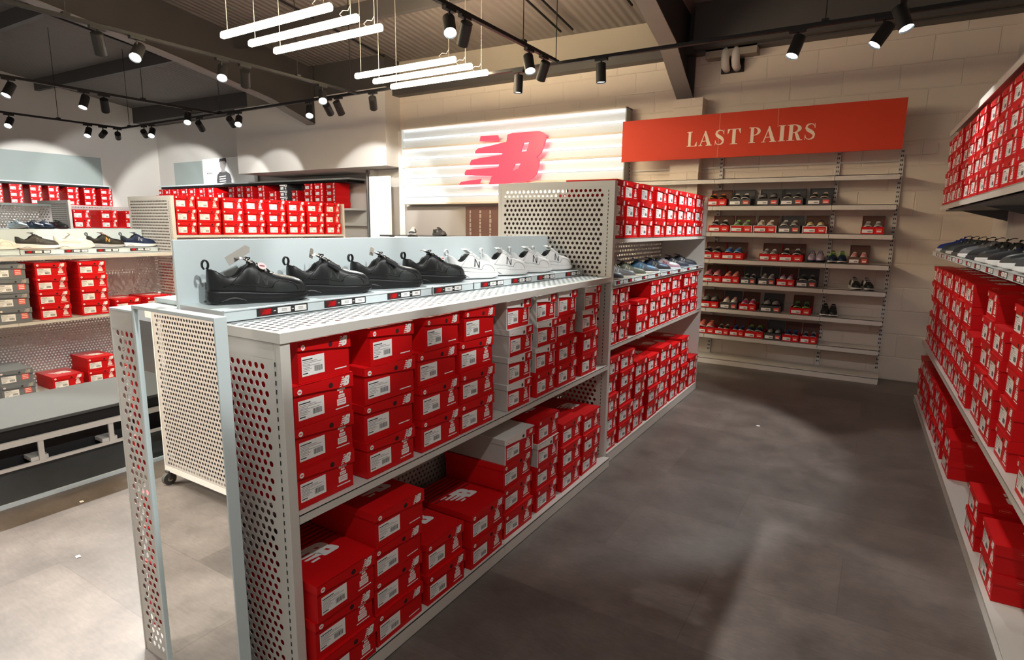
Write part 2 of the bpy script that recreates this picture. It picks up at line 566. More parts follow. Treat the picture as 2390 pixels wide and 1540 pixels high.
def tall_gondola(name, label, loc, L, W=0.764, H=1.655, top=1.34, mid=0.722, rail=1.10, open_z=0.0, hp=(0.0290, 0.0268, 0.0092)):
    g = thing(name, label, 'shelving', loc)
    D = -0.36
    perf_part('end_panel', g, lambda u, v: (u, 0.0, v), -W + 0.02, -0.045, open_z, H - 0.03, hp[0], hp[1], hp[2], M['metal'])
    mb = MB()
    mb.box((-W, -0.002, 0), (-W + 0.02, 0.03, H), M['metal'])
    mb.box((-0.045, -0.002, 0), (0, 0.004, H), M['metal'])
    mb.box((-0.022, 0.004, 0), (0, 0.03, H), M['metal'])
    mb.box((-W + 0.02, -0.002, H - 0.03), (-0.045, 0.03, H), M['metal'])
    mb.build('end_frame', g)
    if True:
        mb = MB()
        mb.box((-W + 0.02, 0.012, 1.10), (-0.03, 0.020, H - (0.03 if hp[0] < 0.025 else 0.085)), M['hole_shade'])  # dark sheet added behind the perforations so they read shaded
        mb.build('hole_shade_sheet', g)
    slots('slot_row', g, -0.036, -0.0024, open_z + 0.06, H - 0.06, 0.021)
    mb = MB()
    mb.box((-W, L - 0.022, 0), (0, L, H), M['metal'])
    mb.build('far_end_panel', g)
    for z in (top, rail - 0.02, mid):
        mb = MB()
        for a, b in ((0.03, L / 2), (L / 2 + 0.002, L - 0.022)):
            mb.box((D, a, z - 0.004), (0, b, z), M['metal'])
            mb.box((-0.004, a, z - 0.025), (0, b, z - 0.0005), M['metal'])
        mb.build('shelf', g)
    mb = MB()
    for a, b in ((0.03, L / 2), (L / 2 + 0.003, L - 0.022)):
        mb.box((D, a, 0.058), (0.006, b, 0.066), M['metal'])
        mb.box((-0.004, a, 0.004), (0.006, b, 0.06), M['metal'])
    mb.box((D, 0.03, 0), (-0.006, L - 0.022, 0.058), M['void'])
    mb.build('base_deck', g)
    price_rail(g, 0.032, L - 0.024, 0.0, rail - 0.026, rail + 0.002)
    perf_part('back_panel', g, lambda u, v: (D - 0.006, u, v), 0.03, L - 0.022, 0.06, 1.60, 0.034, 0.032, 0.0085, M['backpanel'], 0, 8)
    # shelves of the side turned away
    mb = MB()
    for z in (top, mid, 0.066):
        mb.box((-W + 0.01, 0.03, z - 0.022), (D - 0.012, L - 0.022, z), M['metal'])
    mb.build('rear_shelf', g)
    return g

GX, GY = -1.27, 0.937
G1 = low_gondola('low_gondola', 'waist-high perforated white gondola of red boxes with the mirror on its end', (GX, GY, 0), 2.176)
# its rear half, a little closer to the camera
perf_part('end_panel', G1, lambda u, v: (u, -0.087, v), -0.670, -0.531, 0.03, 1.085, PUN, PVN, RN, M['metal'])
mb = MB()
mb.box((-0.676, -0.089, 0), (-0.670, -0.066, 1.1395), M['metal'])
mb.box((-0.670, -0.0885, 1.083), (-0.531, -0.085, 1.1395), M['metal'])
mb.box((-0.676, -0.089, 1.140), (-0.531, -0.056, 1.146), M['metal_cool'])
mb.box((-0.676, -0.056, 1.140), (-0.500, 2.176, 1.146), M['metal_cool'])
mb.box((-0.670, -0.087, 0.0), (-0.531, -0.083, 0.03), M['metal'])
mb.build('rear_end_frame', G1)
mb = MB()
mb.box((-0.668, -0.04, 0.60), (-0.386, 2.176, 0.616), M['metal'])
mb.box((-0.668, -0.04, 0.05), (-0.386, 2.176, 0.066), M['metal'])
mb.build('rear_shelf', G1)
mb = MB()
mb.box((-0.384, 0.05, 0.07), (-0.376, 2.176, 1.10), M['greyboard'])  # unseen sheet added to stop light coming through the back perforations
mb.build('rear_light_block', G1)

G2 = tall_gondola('tall_gondola', 'head-high perforated gondola of red boxes before the orange banner', (GX, 3.115, 0), 2.06)
G3 = low_gondola('low_gondola', 'waist-high white gondola with white backboard behind the fitting bench', (-5.5, 0.75, 0), 2.24, mid_z=0.630)
G4 = tall_gondola('tall_gondola', 'head-high slatted-look gondola at the end of the row behind the black trainers', (-5.5, 2.993, 0), 2.05, W=0.75, H=1.635, top=1.283, mid=0.70, rail=1.06, hp=(0.0200, 0.0275, 0.0086))
G5 = tall_gondola('tall_gondola', 'pale head-high gondola glimpsed over the running shoes', (-9.1, 3.62, 0), 2.05, W=0.92, H=1.665, top=1.305, mid=0.70, rail=1.06, hp=(0.0200, 0.0275, 0.0086))
t = thing('low_gondola', 'pale low gondola with upright back sheet under the wall boxes', 'shelving', (-9.1, 1.4, 0))
perf_part('back_panel', t, lambda u, v: (-0.5, u, v), 0, 2.215, 0.06, 1.60, 0.034, 0.034, 0.009, M['backpanel'], 0, 8)
mb = MB()
mb.box((-0.515, 0, 1.585), (-0.485, 2.215, 1.615), M['metal_cool'])
mb.build('top_rail', t)
mb = MB()
mb.box((-0.48, 0, 1.27), (0, 2.215, 1.295), M['metal_cool'])
mb.build('top_tray', t)
mb = MB()
mb.box((-0.48, 0, 0), (0, 2.215, 0.08), M['metal'])
mb.box((-0.05, 0, 0.08), (0, 0.04, 1.27), M['metal'])
mb.box((-0.05, 2.17, 0.08), (0, 2.21, 1.27), M['metal'])
mb.build('base_frame', t)

# shoe risers standing on the low gondolas
def riser(label, loc, rz, L, depth, z1, bb_h, rail_z, trim=0):
    t = thing('shoe_riser', label, 'display riser', loc, rz)
    mb = MB()
    mb.box((-depth, 0, 0), (-0.008, L, z1), M['metal_cool'])
    mb.build('platform', t, bevel=0.0015)
    price_rail(t, 0, L, -0.008, 0.001, z1 + 0.001)
    mb = MB()
    mb.box((-depth - 0.012, -0.005, 0.0), (-depth, L - trim, bb_h), M['metal_cool'])
    mb.build('backboard', t, bevel=0.002)
    for k in (0.40, 0.525):
        mb = MB()
        mb.box((-0.0005, L * k - 0.002, 0), (0.0035, L * k + 0.002, z1 + 0.002), M['metal_grey'])
        mb.build('rail_joint', t)
    return t
R1 = riser('white riser with white backboard under the black and white trainers', (-1.526, 0.95, 1.1262), R(-2.1), 2.15, 0.232, 0.031, 0.222, 1.15)
R2 = riser('white riser with backboard under the five running shoes', (-5.765, 0.76, 1.1262), 0, 2.22, 0.26, 0.040, 0.200, 1.15, 0.0)
mb = MB()
mb.box((-0.43, 0.02, 0.0215), (-0.2445, 2.12, 0.036), M['metal_cool'])
mb.build('rear_platform', R1)

# mirror hooked on the gondola end
t = thing('mirror', 'full-length white framed mirror on the near end of the gondola', 'mirror', (-1.595, 0.857, 0))
x0, x1, zt = -0.202, 0.202, 1.165
mb = MB()
for a, b in (((x0, -0.017, 0), (x0 + 0.011, 0.017, zt)), ((x1 - 0.006, -0.017, 0), (x1, 0.017, zt)), ((x0 + 0.011, -0.017, zt - 0.010), (x1 - 0.006, 0.017, zt)), ((x0 + 0.011, -0.017, 0), (x1 - 0.006, 0.017, 0.010))):
    mb.box(a, b, M['metal_cool'])
mb.build('frame', t, bevel=0.001)
mb = MB()
mb.box((x0 + 0.011, -0.010, 0.010), (x1 - 0.006, 0.012, zt - 0.010), M['mirror'])
mb.build('mirror_glass', t)
mb = MB()
mb.box((-0.06, 0.012, 0.95), (0.0, 0.060, 0.99), M['metal_cool'])
mb.build('bracket', t)

# mobile rack behind the camera, seen in the mirror
t = thing('mobile_rack', 'perforated rack on castors reflected in the floor mirror', 'rack', (-3.17, 0.121, 0))
perf_part('end_panel', t, lambda u, v: (u, 0.0, v), 0.012, 0.70, 0.105, 0.945, 0.0240, 0.0235, 0.0082, M['pinkmetal'], 0.0016, 12)
mb = MB()
mb.box((0, -0.025, 0.075), (0.012, 0.002, 0.96), M['metal'])
mb.box((0.70, -0.025, 0.075), (0.712, 0.002, 0.96), M['metal'])
mb.box((0.012, -0.025, 0.075), (0.70, 0.002, 0.105), M['metal'])
mb.box((0.012, -0.025, 0.945), (0.70, 0.002, 0.96), M['metal'])
mb.build('panel_frame', t)
mb = MB()
mb.box((0.012, -0.06, 0.11), (0.70, -0.045, 0.94), M['darkcard'])  # added dark backing, makes the rack panel's holes look shaded
mb.build('hole_shade_sheet', t)
mb = MB()
mb.cyl((-0.10, -0.04, 0.93), (-0.10, -1.0, 0.93), 0.012, M['chrome'], n=12)
mb.box((-0.11, -0.05, 0.90), (0.01, -0.025, 0.95), M['metal'])
mb.box((0.02, -1.0, 0.08), (0.70, -0.03, 0.10), M['metal'])
mb.build('hanging_rail', t)
for x in (0.03, 0.66):
    mb = MB()
    mb.cyl((x - 0.012, 0, 0.034), (x + 0.012, 0, 0.034), 0.034, M['rubber'], n=20)
    mb.cyl((x - 0.014, 0, 0.034), (x + 0.014, 0, 0.034), 0.014, M['chrome'], n=12)
    mb.prism([(x - 0.017, -0.012, 0.03), (x + 0.017, -0.012, 0.03), (x + 0.017, -0.005, 0.08), (x - 0.017, -0.005, 0.08)], (0, 0.016, 0), M['rubber'])
    mb.build('caster', t)
for k, y in enumerate((-0.15, -0.30)):
    mb = MB()
    prof = []
    for j in range(9):
        zz = 0.92 - j * 0.045
        ww = 0.02 + 0.10 * min(1, j / 2.0)
        for i in range(9):
            u = -1 + i / 4.0
            mb.v.append((-0.10 + u * ww, y + 0.02 * math.sin(i * 1.7 + j * 0.4), zz))
    for j in range(8):
        for i in range(8):
            mb.f.append([j * 9 + i, j * 9 + i + 1, (j + 1) * 9 + i + 1, (j + 1) * 9 + i])
            mb.mi.append(mb._m(M['cloth']))
    o = mb.build('hanging_garment', None, smooth=True)
    o.location = t.location
    s = o.modifiers.new('thick', 'SOLIDIFY')
    s.thickness = 0.006
    tag(o, ('grey cloth garment hung first on the reflected rack rail', 'grey cloth garment hung second on the reflected rack rail')[k], 'garment')

# fitting bench with floor mirrors
t = thing('fitting_bench', 'grey topped fitting bench with dark slanted floor mirror below', 'bench', (-3.526, -0.3, 0))
mb = MB()
mb.box((-0.62, 0, 0.385), (0, 2.1, 0.402), M['benchtop'])
mb.build('seat_top', t, bevel=0.003)
mb = MB()
mb.box((-0.60, 0, 0.325), (-0.02, 2.1, 0.385), M['black'])
mb.build('seat_edge', t)
mb = MB()
mb.box((-0.014, 0, 0.298), (0.006, 2.1, 0.326), M['metal'])
mb.build('upper_rail', t)
mb = MB()
mb.box((-0.012, 0, 0.180), (0.004, 2.1, 0.196), M['metal'])
mb.box((-0.012, 0, 0.0), (0.012, 2.1, 0.020), M['metal_cool'])
mb.build('lower_rail', t)
for y in (0.08, 0.75, 1.42 + 0.04, 1.785):
    mb = MB()
    mb.box((-0.012, y - 0.012, 0.196), (0, y + 0.012, 0.298), M['metal'])
    mb.box((-0.10, y - 0.045, 0.196), (-0.012, y + 0.03, 0.215), M['metal'])
    mb.build('post', t)
mb = MB()
mb.prism([(-0.04, 0, 0.18), (-0.004, 0, 0.02), (-0.004, 2.1, 0.02), (-0.04, 2.1, 0.18)], (-0.008, 0, 0), M['glossdark'])
mb.build('foot_mirror', t)
mb = MB()
mb.box((-0.60, 0, 0.0), (-0.12, 2.1, 0.325), M['void'])
mb.build('rear_body', t)

# ================================================================== wall units
BS_Z = [1.895, 1.632, 1.370, 1.097, 0.857, 0.590, 0.315]
t = thing('wall_shelving', 'beige seven-shelf wall unit of open shoe boxes under the orange banner', 'shelving', (-2.5, 6.271, 0))
BSX = [0.0, 1.01, 2.08, 2.585]
for z in BS_Z:
    mb = MB()
    for a, b in zip(BSX[:-1], BSX[1:]):
        mb.box((a + 0.002, 0, z - 0.006), (b - 0.002, 0.25, z), M['metal'])
        mb.box((a + 0.002, 0, z - 0.046), (b - 0.002, 0.006, z - 0.0005), M['metal'])
        for e in (a + 0.002, b - 0.008):
            mb.prism([(e, 0.006, z - 0.03), (e, 0.25, z - 0.06), (e, 0.25, z - 0.006), (e, 0.006, z - 0.006)], (0.006, 0, 0), M['metal'])
    mb.build('shelf', t)
mb = MB()
mb.box((0, -0.015, 0.05), (2.605, 0.25, 0.062), M['metal'])
mb.box((0, -0.015, 0.0), (2.605, -0.008, 0.055), M['metal'])
mb.build('base_deck', t)
for x in BSX:
    mb = MB()
    mb.box((x - 0.018, 0.245, 0), (x + 0.018, 0.272, 2.15), M['metal'])
    z = 0.1
    while z < 2.13:
        mb.box((x - 0.010, 0.2435, z), (x - 0.003, 0.2455, z + 0.018), M['void'])
        mb.box((x + 0.003, 0.2435, z), (x + 0.010, 0.2455, z + 0.018), M['void'])
        z += 0.04
    mb.build('upright', t)
mb = MB()
mb.box((0.0, 0.25, 2.02), (2.585, 0.262, 2.035), M['metal'])
mb.build('cross_rail', t)

# aisle wall unit (turned by 1.7 degrees): local y runs from the back wall towards the camera
RUO, RUA = Vector((0.371, 5.829, 0)), R(180 + 1.69)
RUM = Matrix.Translation(RUO) @ Matrix.Rotation(RUA, 4, 'Z')
t = thing('wall_shelving', 'white bracketed wall shelving of red boxes along the aisle wall', 'shelving', RUO, RUA)
RL = 5.6
for z, lip in ((2.165, 0.045), (1.600, 0.036), (1.236, 0.02), (0.520, 0.03)):
    mb = MB()
    k = 0.0
    while k < RL - 0.01:
        mb.box((-0.38, k, z - 0.006), (0, k + 0.998, z), M['metal'])
        mb.box((-0.005, k, z - lip), (0, k + 0.998, z - 0.0005), M['metal'])
        k += 1.0
    if z < 1.9:
        k = 0.28
        while k < RL:
            mb.prism([(-0.38, k - 0.004, z - 0.12), (-0.10, k - 0.004, z - 0.045), (-0.01, k - 0.004, z - 0.03), (-0.01, k - 0.004, z - 0.007), (-0.38, k - 0.004, z - 0.007)], (0, 0.008, 0), M['metal_grey'])
            k += 1.0
    mb.build('shelf', t)
mb = MB()
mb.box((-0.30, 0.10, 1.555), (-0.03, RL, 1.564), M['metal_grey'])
mb.build('shelf_underside', t)
mb = MB()
mb.box((-0.38, 0, 0.040), (0.004, RL, 0.052), M['metal'])
mb.box((-0.004, 0, 0.0), (0.004, RL, 0.046), M['metal'])
mb.build('base_deck', t)
price_rail(t, 0.0, RL, 0.0, 1.214, 1.246)
k = 0.30
while k < RL:
    mb = MB()
    mb.box((-0.41, k - 0.02, 0), (-0.38, k + 0.02, 2.2), M['metal'])
    mb.build('upright', t)
    k += 1.0
mb = MB()
mb.box((-0.415, 0.3, 0.05), (-0.408, RL, 2.2), M['backpanel'])
mb.build('back_panel', t)

# shelves on the far walls
t = thing('wall_shelf', 'long pale wall shelf over red boxes in the left corner bay', 'shelf', (-13.20, 1.5, 2.07))
mb = MB(); mb.box((-0.36, 0, 0), (0, 4.53, 0.02), M['metal_cool']); mb.build('shelf_board', t)
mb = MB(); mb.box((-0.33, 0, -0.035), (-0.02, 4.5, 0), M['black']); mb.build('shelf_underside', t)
t = thing('wall_shelf', 'lower wall shelf carrying the left corner bay boxes', 'shelf', (-13.20, 1.5, 1.66))
mb = MB(); mb.box((-0.36, 0, 0), (0, 4.53, 0.03), M['metal']); mb.build('shelf_board', t)
mb = MB(); mb.box((-0.36, 0, -0.25), (-0.33, 4.53, 0), M['metal']); mb.build('bracket', t)
t = thing('wall_shelf', 'long pale wall shelf under the man poster on the back wall', 'shelf', (-12.81, 6.75, 2.10))
mb = MB(); mb.box((0, 0, 0), (5.59, 0.40, 0.025), M['metal_cool']); mb.build('shelf_board', t)
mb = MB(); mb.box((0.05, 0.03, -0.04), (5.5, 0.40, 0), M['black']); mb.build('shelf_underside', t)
t = thing('wall_shelf', 'lower back wall shelf carrying the row of box stacks', 'shelf', (-12.81, 6.75, 1.62))
mb = MB(); mb.box((0, 0, 0), (5.59, 0.40, 0.03), M['metal']); mb.build('shelf_board', t)
mb = MB(); mb.box((0, 0.36, -0.25), (5.59, 0.40, 0), M['metal']); mb.build('bracket', t)

# ================================================================== posters, panels, counter
o = MB().box((-13.53, 2.2, 2.09), (-13.51, 6.03, 2.645), M['acrylic']).build('glass_panel')
tag(o, 'long frosted glass panel on the left wall shelf', 'panel')
o = MB().box((-12.86, 7.13, 2.125), (-11.84, 7.15, 2.62), M['acrylic']).build('glass_panel')
tag(o, 'short frosted glass panel beside the man poster', 'panel')
t = thing('poster', 'white poster of a man in a striped top standing on the back wall shelf', 'poster', (-11.83, 7.14, 2.125))
mb = MB(); mb.box((0, 0, 0), (1.75, 0.012, 0.525), M['whiteboard']); mb.build('poster_board', t)
mb = MB()
sk, hr, dk = mat('poster_grey_skin', (0.30, 0.27, 0.26), 0.6), M['darkcard'], mat('poster_dark_grey', (0.085, 0.08, 0.085), 0.6)
def fl(pts, m, d):
    mb.prism([(x, -d, z) for x, z in pts], (0, -0.001, 0), m)
fl([(0.47, 0.0), (0.93, 0.0), (0.94, 0.12), (0.90, 0.21), (0.80, 0.26), (0.76, 0.27), (0.62, 0.27), (0.56, 0.25), (0.49, 0.20), (0.46, 0.1)], dk, 0.001)
for k in range(4):
    fl([(0.55, 0.02 + 0.045 * k), (0.76, 0.03 + 0.045 * k), (0.76, 0.05 + 0.045 * k), (0.55, 0.04 + 0.045 * k)], M['whiteboard'], 0.002)
fl([(0.62, 0.25), (0.76, 0.25), (0.74, 0.33), (0.64, 0.33)], sk, 0.002)
fl([(0.60, 0.36), (0.63, 0.31), (0.70, 0.29), (0.77, 0.32), (0.79, 0.38), (0.79, 0.46), (0.60, 0.46)], sk, 0.003)
fl([(0.58, 0.44), (0.60, 0.51), (0.80, 0.515), (0.82, 0.46), (0.80, 0.42), (0.78, 0.46), (0.62, 0.46)], hr, 0.004)
mb.build('printed_man', t)
mb = MB()
for k, w in enumerate((0.035, 0.02, 0.03, 0.025, 0.03)):
    mb.box((0.14 + k * 0.038, -0.002, 0.23), (0.14 + k * 0.038 + w * 0.8, -0.0002, 0.255), M['ink'])
mb.build('caption_print', t)

t = thing('sales_counter', 'dark topped counter under the lit red logo sign', 'counter', (-5.72, 5.85, 0))
mb = MB(); mb.box((0, 0, 1.245), (3.0, 0.5, 1.265), M['counter']); mb.build('counter_top', t)
mb = MB(); mb.box((0.12, 0.06, 0), (2.9, 0.46, 1.245), M['greyboard']); mb.build('counter_body', t)
o = MB().box((-5.83, 6.50, 0), (-4.77, 6.545, 1.655), M['greyboard']).build('wall_board')
tag(o, 'plain mid-grey wall board behind the counter', 'panel')
t = thing('wall_board', 'dark brown wall board with columns of white writing', 'panel', (-4.765, 6.50, 0))
mb = MB(); mb.box((0, 0, 0), (2.2, 0.045, 1.655), M['brownboard']); mb.build('board', t)
mb = MB()
random.seed(3)
for cx in (0.06, 0.22, 0.38, 0.55, 0.72, 0.88):
    z = 1.60
    while z > 0.95 + random.random() * 0.3:
        h = 0.02 + random.random() * 0.035
        mb.box((cx, -0.002, z - h), (cx + 0.018 + random.random() * 0.012, 0.0005, z), M['greycard'])
        z -= h + 0.012
mb.build('writing', t)
o = MB().box((-6.34, 6.30, 0), (-5.955, 6.34, 2.075), M['whiteboard']).build('wall_board')
tag(o, 'bright white upright panel beside the lit red logo sign', 'panel')

# ================================================================== logo shape (height 1, width 2.127)
LOGO = {'stub': [(0.567, 0.993), (0.986, 0.981), (1.006, 0.873), (0.54, 0.89)],
 'B': [(1.236, 0.979), (1.365, 1.0), (1.966, 0.998), (2.060, 0.965), (2.115, 0.91), (2.127, 0.855), (2.071, 0.694), (2.013, 0.574), (1.925, 0.506), (1.975, 0.45), (1.98, 0.409), (1.963, 0.285), (1.924, 0.182), (1.838, 0.1), (1.688, 0.045), (1.249, 0.01), (0.779, 0.0), (0.846, 0.153), (1.006, 0.3), (1.045, 0.429), (1.084, 0.557), (1.161, 0.682), (1.211, 0.849)],
 'h1': [(1.61, 0.794), (1.748, 0.8), (1.689, 0.632), (1.55, 0.625)],
 'h2': [(1.413, 0.392), (1.554, 0.396), (1.505, 0.299), (1.338, 0.245)],
 'f1': [(0.499, 0.744), (1.264, 0.846), (1.267, 0.595), (1.003, 0.63), (0.429, 0.651), (0.435, 0.699)],
 'f2': [(0.331, 0.516), (0.569, 0.549), (1.189, 0.595), (1.165, 0.398), (0.289, 0.413), (0.297, 0.461)],
 'f3': [(0.203, 0.319), (1.033, 0.343), (1.035, 0.164), (0.681, 0.184), (0.151, 0.209), (0.16, 0.265)],
 'f4': [(0.058, 0.075), (0.571, 0.117), (0.515, 0.013), (0.0, 0.013)]}

def fill(loops, extrude=0.0):
    """filled flat shape (with holes) -> verts, faces"""
    cu = bpy.data.curves.new('shape', 'CURVE')
    cu.dimensions = '2D'
    cu.fill_mode = 'BOTH'
    cu.extrude = extrude
    for lp in loops:
        s = cu.splines.new('POLY')
        s.points.add(len(lp) - 1)
        for p, q in zip(s.points, lp):
            p.co = (q[0], q[1], 0, 1)
        s.use_cyclic_u = True
    ob = bpy.data.objects.new('shape', cu)
    COL.objects.link(ob)
    me = bpy.data.meshes.new_from_object(ob.evaluated_get(bpy.context.evaluated_depsgraph_get()))
    vs = [tuple(v.co) for v in me.vertices]
    fs = [tuple(p.vertices) for p in me.polygons]
    bpy.data.objects.remove(ob)
    bpy.data.curves.remove(cu)
    bpy.data.meshes.remove(me)
    return vs, fs
LOGO_GROUPS = [['stub'], ['B', 'h1', 'h2'], ['f1'], ['f2'], ['f3'], ['f4']]
LOGO_FLAT = [fill([LOGO[k] for k in g]) for g in LOGO_GROUPS]
LOGO_DEEP = [fill([LOGO[k] for k in g], 0.014) for g in LOGO_GROUPS]
def put_logo(mb, fn, m, src=None):
    for i, (vs, fs) in enumerate(src or LOGO_FLAT):
        mb.add([fn(v[0], v[1] , v[2] + (0.0007 * i if src else 0)) for v in vs], fs, m)

# ================================================================== shoe boxes
BW, BH, BD = 0.215, 0.120, 0.302
STY = {'red': dict(lid='red_lid', flap='red_lid', body='red', front='red', logo='white', block='white', col='red'),
       'redb': dict(lid='red_lid', flap='red_lid', body='red', front='red', logo='white', block=None, col='red'),
       'pale': dict(lid='whitecard', flap='whitecard', body='greycard', front='red', logo='red', block='white', col='pale grey'),
       'slate': dict(lid='steelcard', flap='steelcard', body='steelcard', front='steelcard', logo='greycard', block='coral', col='slate grey'),
       'dark': dict(lid='darkcard', flap='whitecard', body='darkcard', front='darkcard', logo='black_ink', block='white', col='black and white')}

def make_box(kind, side_oval=False):
    st = STY[kind]
    w, h, d = BW, BH, BD
    t = bpy.data.objects.new('shoe_box', None)
    COL.objects.link(t)
    t.empty_display_size = 0.05
    # body: open-topped card tray under the lid
    mb = MB()
    mb.quad((0, 0, 0), (0, w, 0), (0, w, h - 0.004), (0, 0, h - 0.004), M[st['front']])
    mb.quad((-d, 0, 0), (0, 0, 0), (0, 0, h - 0.004), (-d, 0, h - 0.004), M[st['body']])
    mb.quad((0, w, 0), (-d, w, 0), (-d, w, h - 0.004), (0, w, h - 0.004), M[st['body']])
    mb.quad((-d, w, 0), (-d, 0, 0), (-d, 0, h - 0.004), (-d, w, h - 0.004), M[st['body']])
    mb.quad((-d, 0, 0), (-d, w, 0), (0, w, 0), (0, 0, 0), M[st['body']])
    mb.quad((-d, 0, h - 0.004), (0, 0, h - 0.004), (0, w, h - 0.004), (-d, w, h - 0.004), M[st['body']])
    e = 0.0006
    if kind == 'pale':
        mb.box((0, 0, 0), (e, 0.006, h - 0.004), M['whitecard'])
        mb.box((0, w - 0.006, 0), (e, w, h - 0.004), M['whitecard'])
    if st['block'] == 'white':
        random.seed(5)
        for r, (z0, z1) in enumerate(((0.072, 0.078), (0.063, 0.069))):
            for k in range(4 if r == 0 else 2):
                y = 0.158 + 0.0082 * k + (0.0 if r == 0 else 0.008)
                mb.box((0, y, z0), (e, y + (0.0062 if k % 2 else 0.0068), z1), M['white'])
        mb.box((0, 0.156, 0.027), (e, 0.191, 0.046), M['white'])
        mb.box((0, 0.162, 0.049), (e, 0.186, 0.0595), M['white'])
        for z in (0.034, 0.040):
            mb.box((e, 0.159, z), (e + 0.0003, 0.188, z + 0.0013), M['red'])
        mb.box((e, 0.165, 0.0535), (e + 0.0003, 0.183, 0.055), M['red'])
    elif st['block'] == 'coral':
        mb.box((0, 0.142, 0.028), (e, 0.190, 0.078), M['coral'])
        for z in (0.036, 0.050, 0.064):
            mb.box((e, 0.148, z), (e + 0.0003, 0.184, z + 0.005), M['white'])
    if kind != 'slate':
        mb.box((0, 0.150, 0.0165), (e, 0.202, 0.0195), M['white'] if kind != 'dark' else M['ink'])
    body = mb.build('box_body', t)
    # lid with the slanted front edge, print and a dark disc for the shaded thumb hole
    mb = MB()
    q, o = 0.0055, 0.0034
    zl, zr = h - 0.026, h - 0.044
    mb.prism([(0.0008, -o, h - 0.0006), (0.0008, -o, zl), (0.0008, w * 0.42, zl - 0.006), (0.0008, w + o, zr), (0.0008, w + o, h - 0.0006)], (q - 0.0008, 0, 0), M[st['flap']])
    mb.prism([(-d - q, -o, h - 0.002), (q, -o, h - 0.002), (q, w + o, h - 0.002), (-d - q, w + o, h - 0.002)], (0, 0, 0.002), M[st['lid']])
    side = M['greycard'] if kind == 'pale' else M[st['lid']]
    mb.prism([(0.0008, -o, h - 0.002), (0.0008, -o, zl), (-d - q, -o, zl), (-d - q, -o, h - 0.002)], (0, 0.002, 0), side)
    mb.prism([(0.0008, w + o - 0.002, h - 0.002), (0.0008, w + o - 0.002, zr), (-d - q, w + o - 0.002, zr), (-d - q, w + o - 0.002, h - 0.002)], (0, 0.002, 0), side)
    mb.box((-d - q, -o, zl), (-d - q + 0.002, w + o, h - 0.002), side)
    lx = q + 0.0005
    if kind == 'pale':
        mb.box((q, w * 0.70, zr + 0.003), (lx, w + o, h - 0.002), M['red'])
        put_logo(mb, lambda x, y, z: (lx + 0.0003, 0.170 + x * 0.015, h - 0.028 + y * 0.020), M['white'])
    else:
        put_logo(mb, lambda x, y, z: (lx, 0.162 + x * 0.0195, h - 0.036 + y * 0.029), M[st['logo']])
    hy, hz, hr = w * 0.60, h - 0.0235, 0.0085
    mb.poly([(lx, hy + hr * math.cos(a), hz + hr * 0.95 * math.sin(a)) for a in [2 * math.pi * k / 18 for k in range(18)]], M['hole'] if kind.startswith('red') else M['black_ink'])
    if kind.startswith('red'):
        put_logo(mb, lambda x, y, z: (-0.185 + y * 0.085, 0.035 + x * 0.067, h + 0.0004), M['white'])
        for k in range(6):
            mb.box((-d + 0.008 + 0.022 * k, 0.0, h), (-d + 0.019 + 0.022 * k, w, h + 0.0003), M['dkred'])
    if side_oval:
        pts = [(-0.085 + 0.020 * math.cos(a), w + o + 0.0006, h - 0.019 + 0.0085 * math.sin(a)) for a in [2 * math.pi * k / 24 for k in range(24)]]
        mb.tube(pts, 0.0007, M['coral'], n=4, closed=True)
        mb.box((-0.099, w + o, h - 0.021), (-0.071, w + o + 0.0006, h - 0.017), M['coral'])
    mb.build('lid', t)
    lk = 1.16 if side_oval else 1.0
    # paper size label with print and bar code
    mb = MB()
    e = 0.0005
    mb.box((0, 0.014, 0.0185), (e, 0.106, 0.0735), M['label'])
    ink = e + 0.0002
    for k, (z, l, b) in enumerate(((0.0635, 0.040, 1), (0.0585, 0.060, 0), (0.054, 0.078, 0), (0.0495, 0.030, 0), (0.046, 0.072, 0), (0.041, 0.030, 0), (0.037, 0.036, 0), (0.032, 0.028, 0), (0.0245, 0.020, 1))):
        mb.quad((ink, 0.017, z), (ink, 0.017 + l, z), (ink, 0.017 + l, z + (0.003 if b else 0.0016)), (ink, 0.017, z + (0.003 if b else 0.0016)), M['black_ink'] if b else M['ink'])
    y = 0.064
    for k, bw in enumerate((2, 1, 3, 1, 2, 2, 1, 3, 2, 1, 2, 1, 3, 1)):
        mb.quad((ink, y, 0.027), (ink, y + bw * 0.00075, 0.027), (ink, y + bw * 0.00075, 0.043), (ink, y, 0.043), M['black_ink'])
        y += bw * 0.00075 + 0.0011
    if lk > 1:
        mb.v = [(x, 0.013 + (y - 0.014) * 1.08, 0.0175 + (z - 0.0185) * lk) for x, y, z in mb.v]
    mb.build('size_label', t)
    # round price dot at the lid's end
    mb = MB()
    cy, cz, rr = 0.0165, zl + 0.0075, 0.0078
    ring = [2 * math.pi * k / 20 for k in range(20)]
    mb.poly([(lx, cy + rr * math.cos(a), cz + rr * math.sin(a)) for a in ring], M['label'])
    mb.quad((lx + 0.0002, cy - 0.0045, cz - 0.002), (lx + 0.0002, cy + 0.0045, cz - 0.002), (lx + 0.0002, cy + 0.0045, cz + 0.002), (lx + 0.0002, cy - 0.0045, cz + 0.002), M['coral'])
    mb.build('round_sticker', t)
    return t

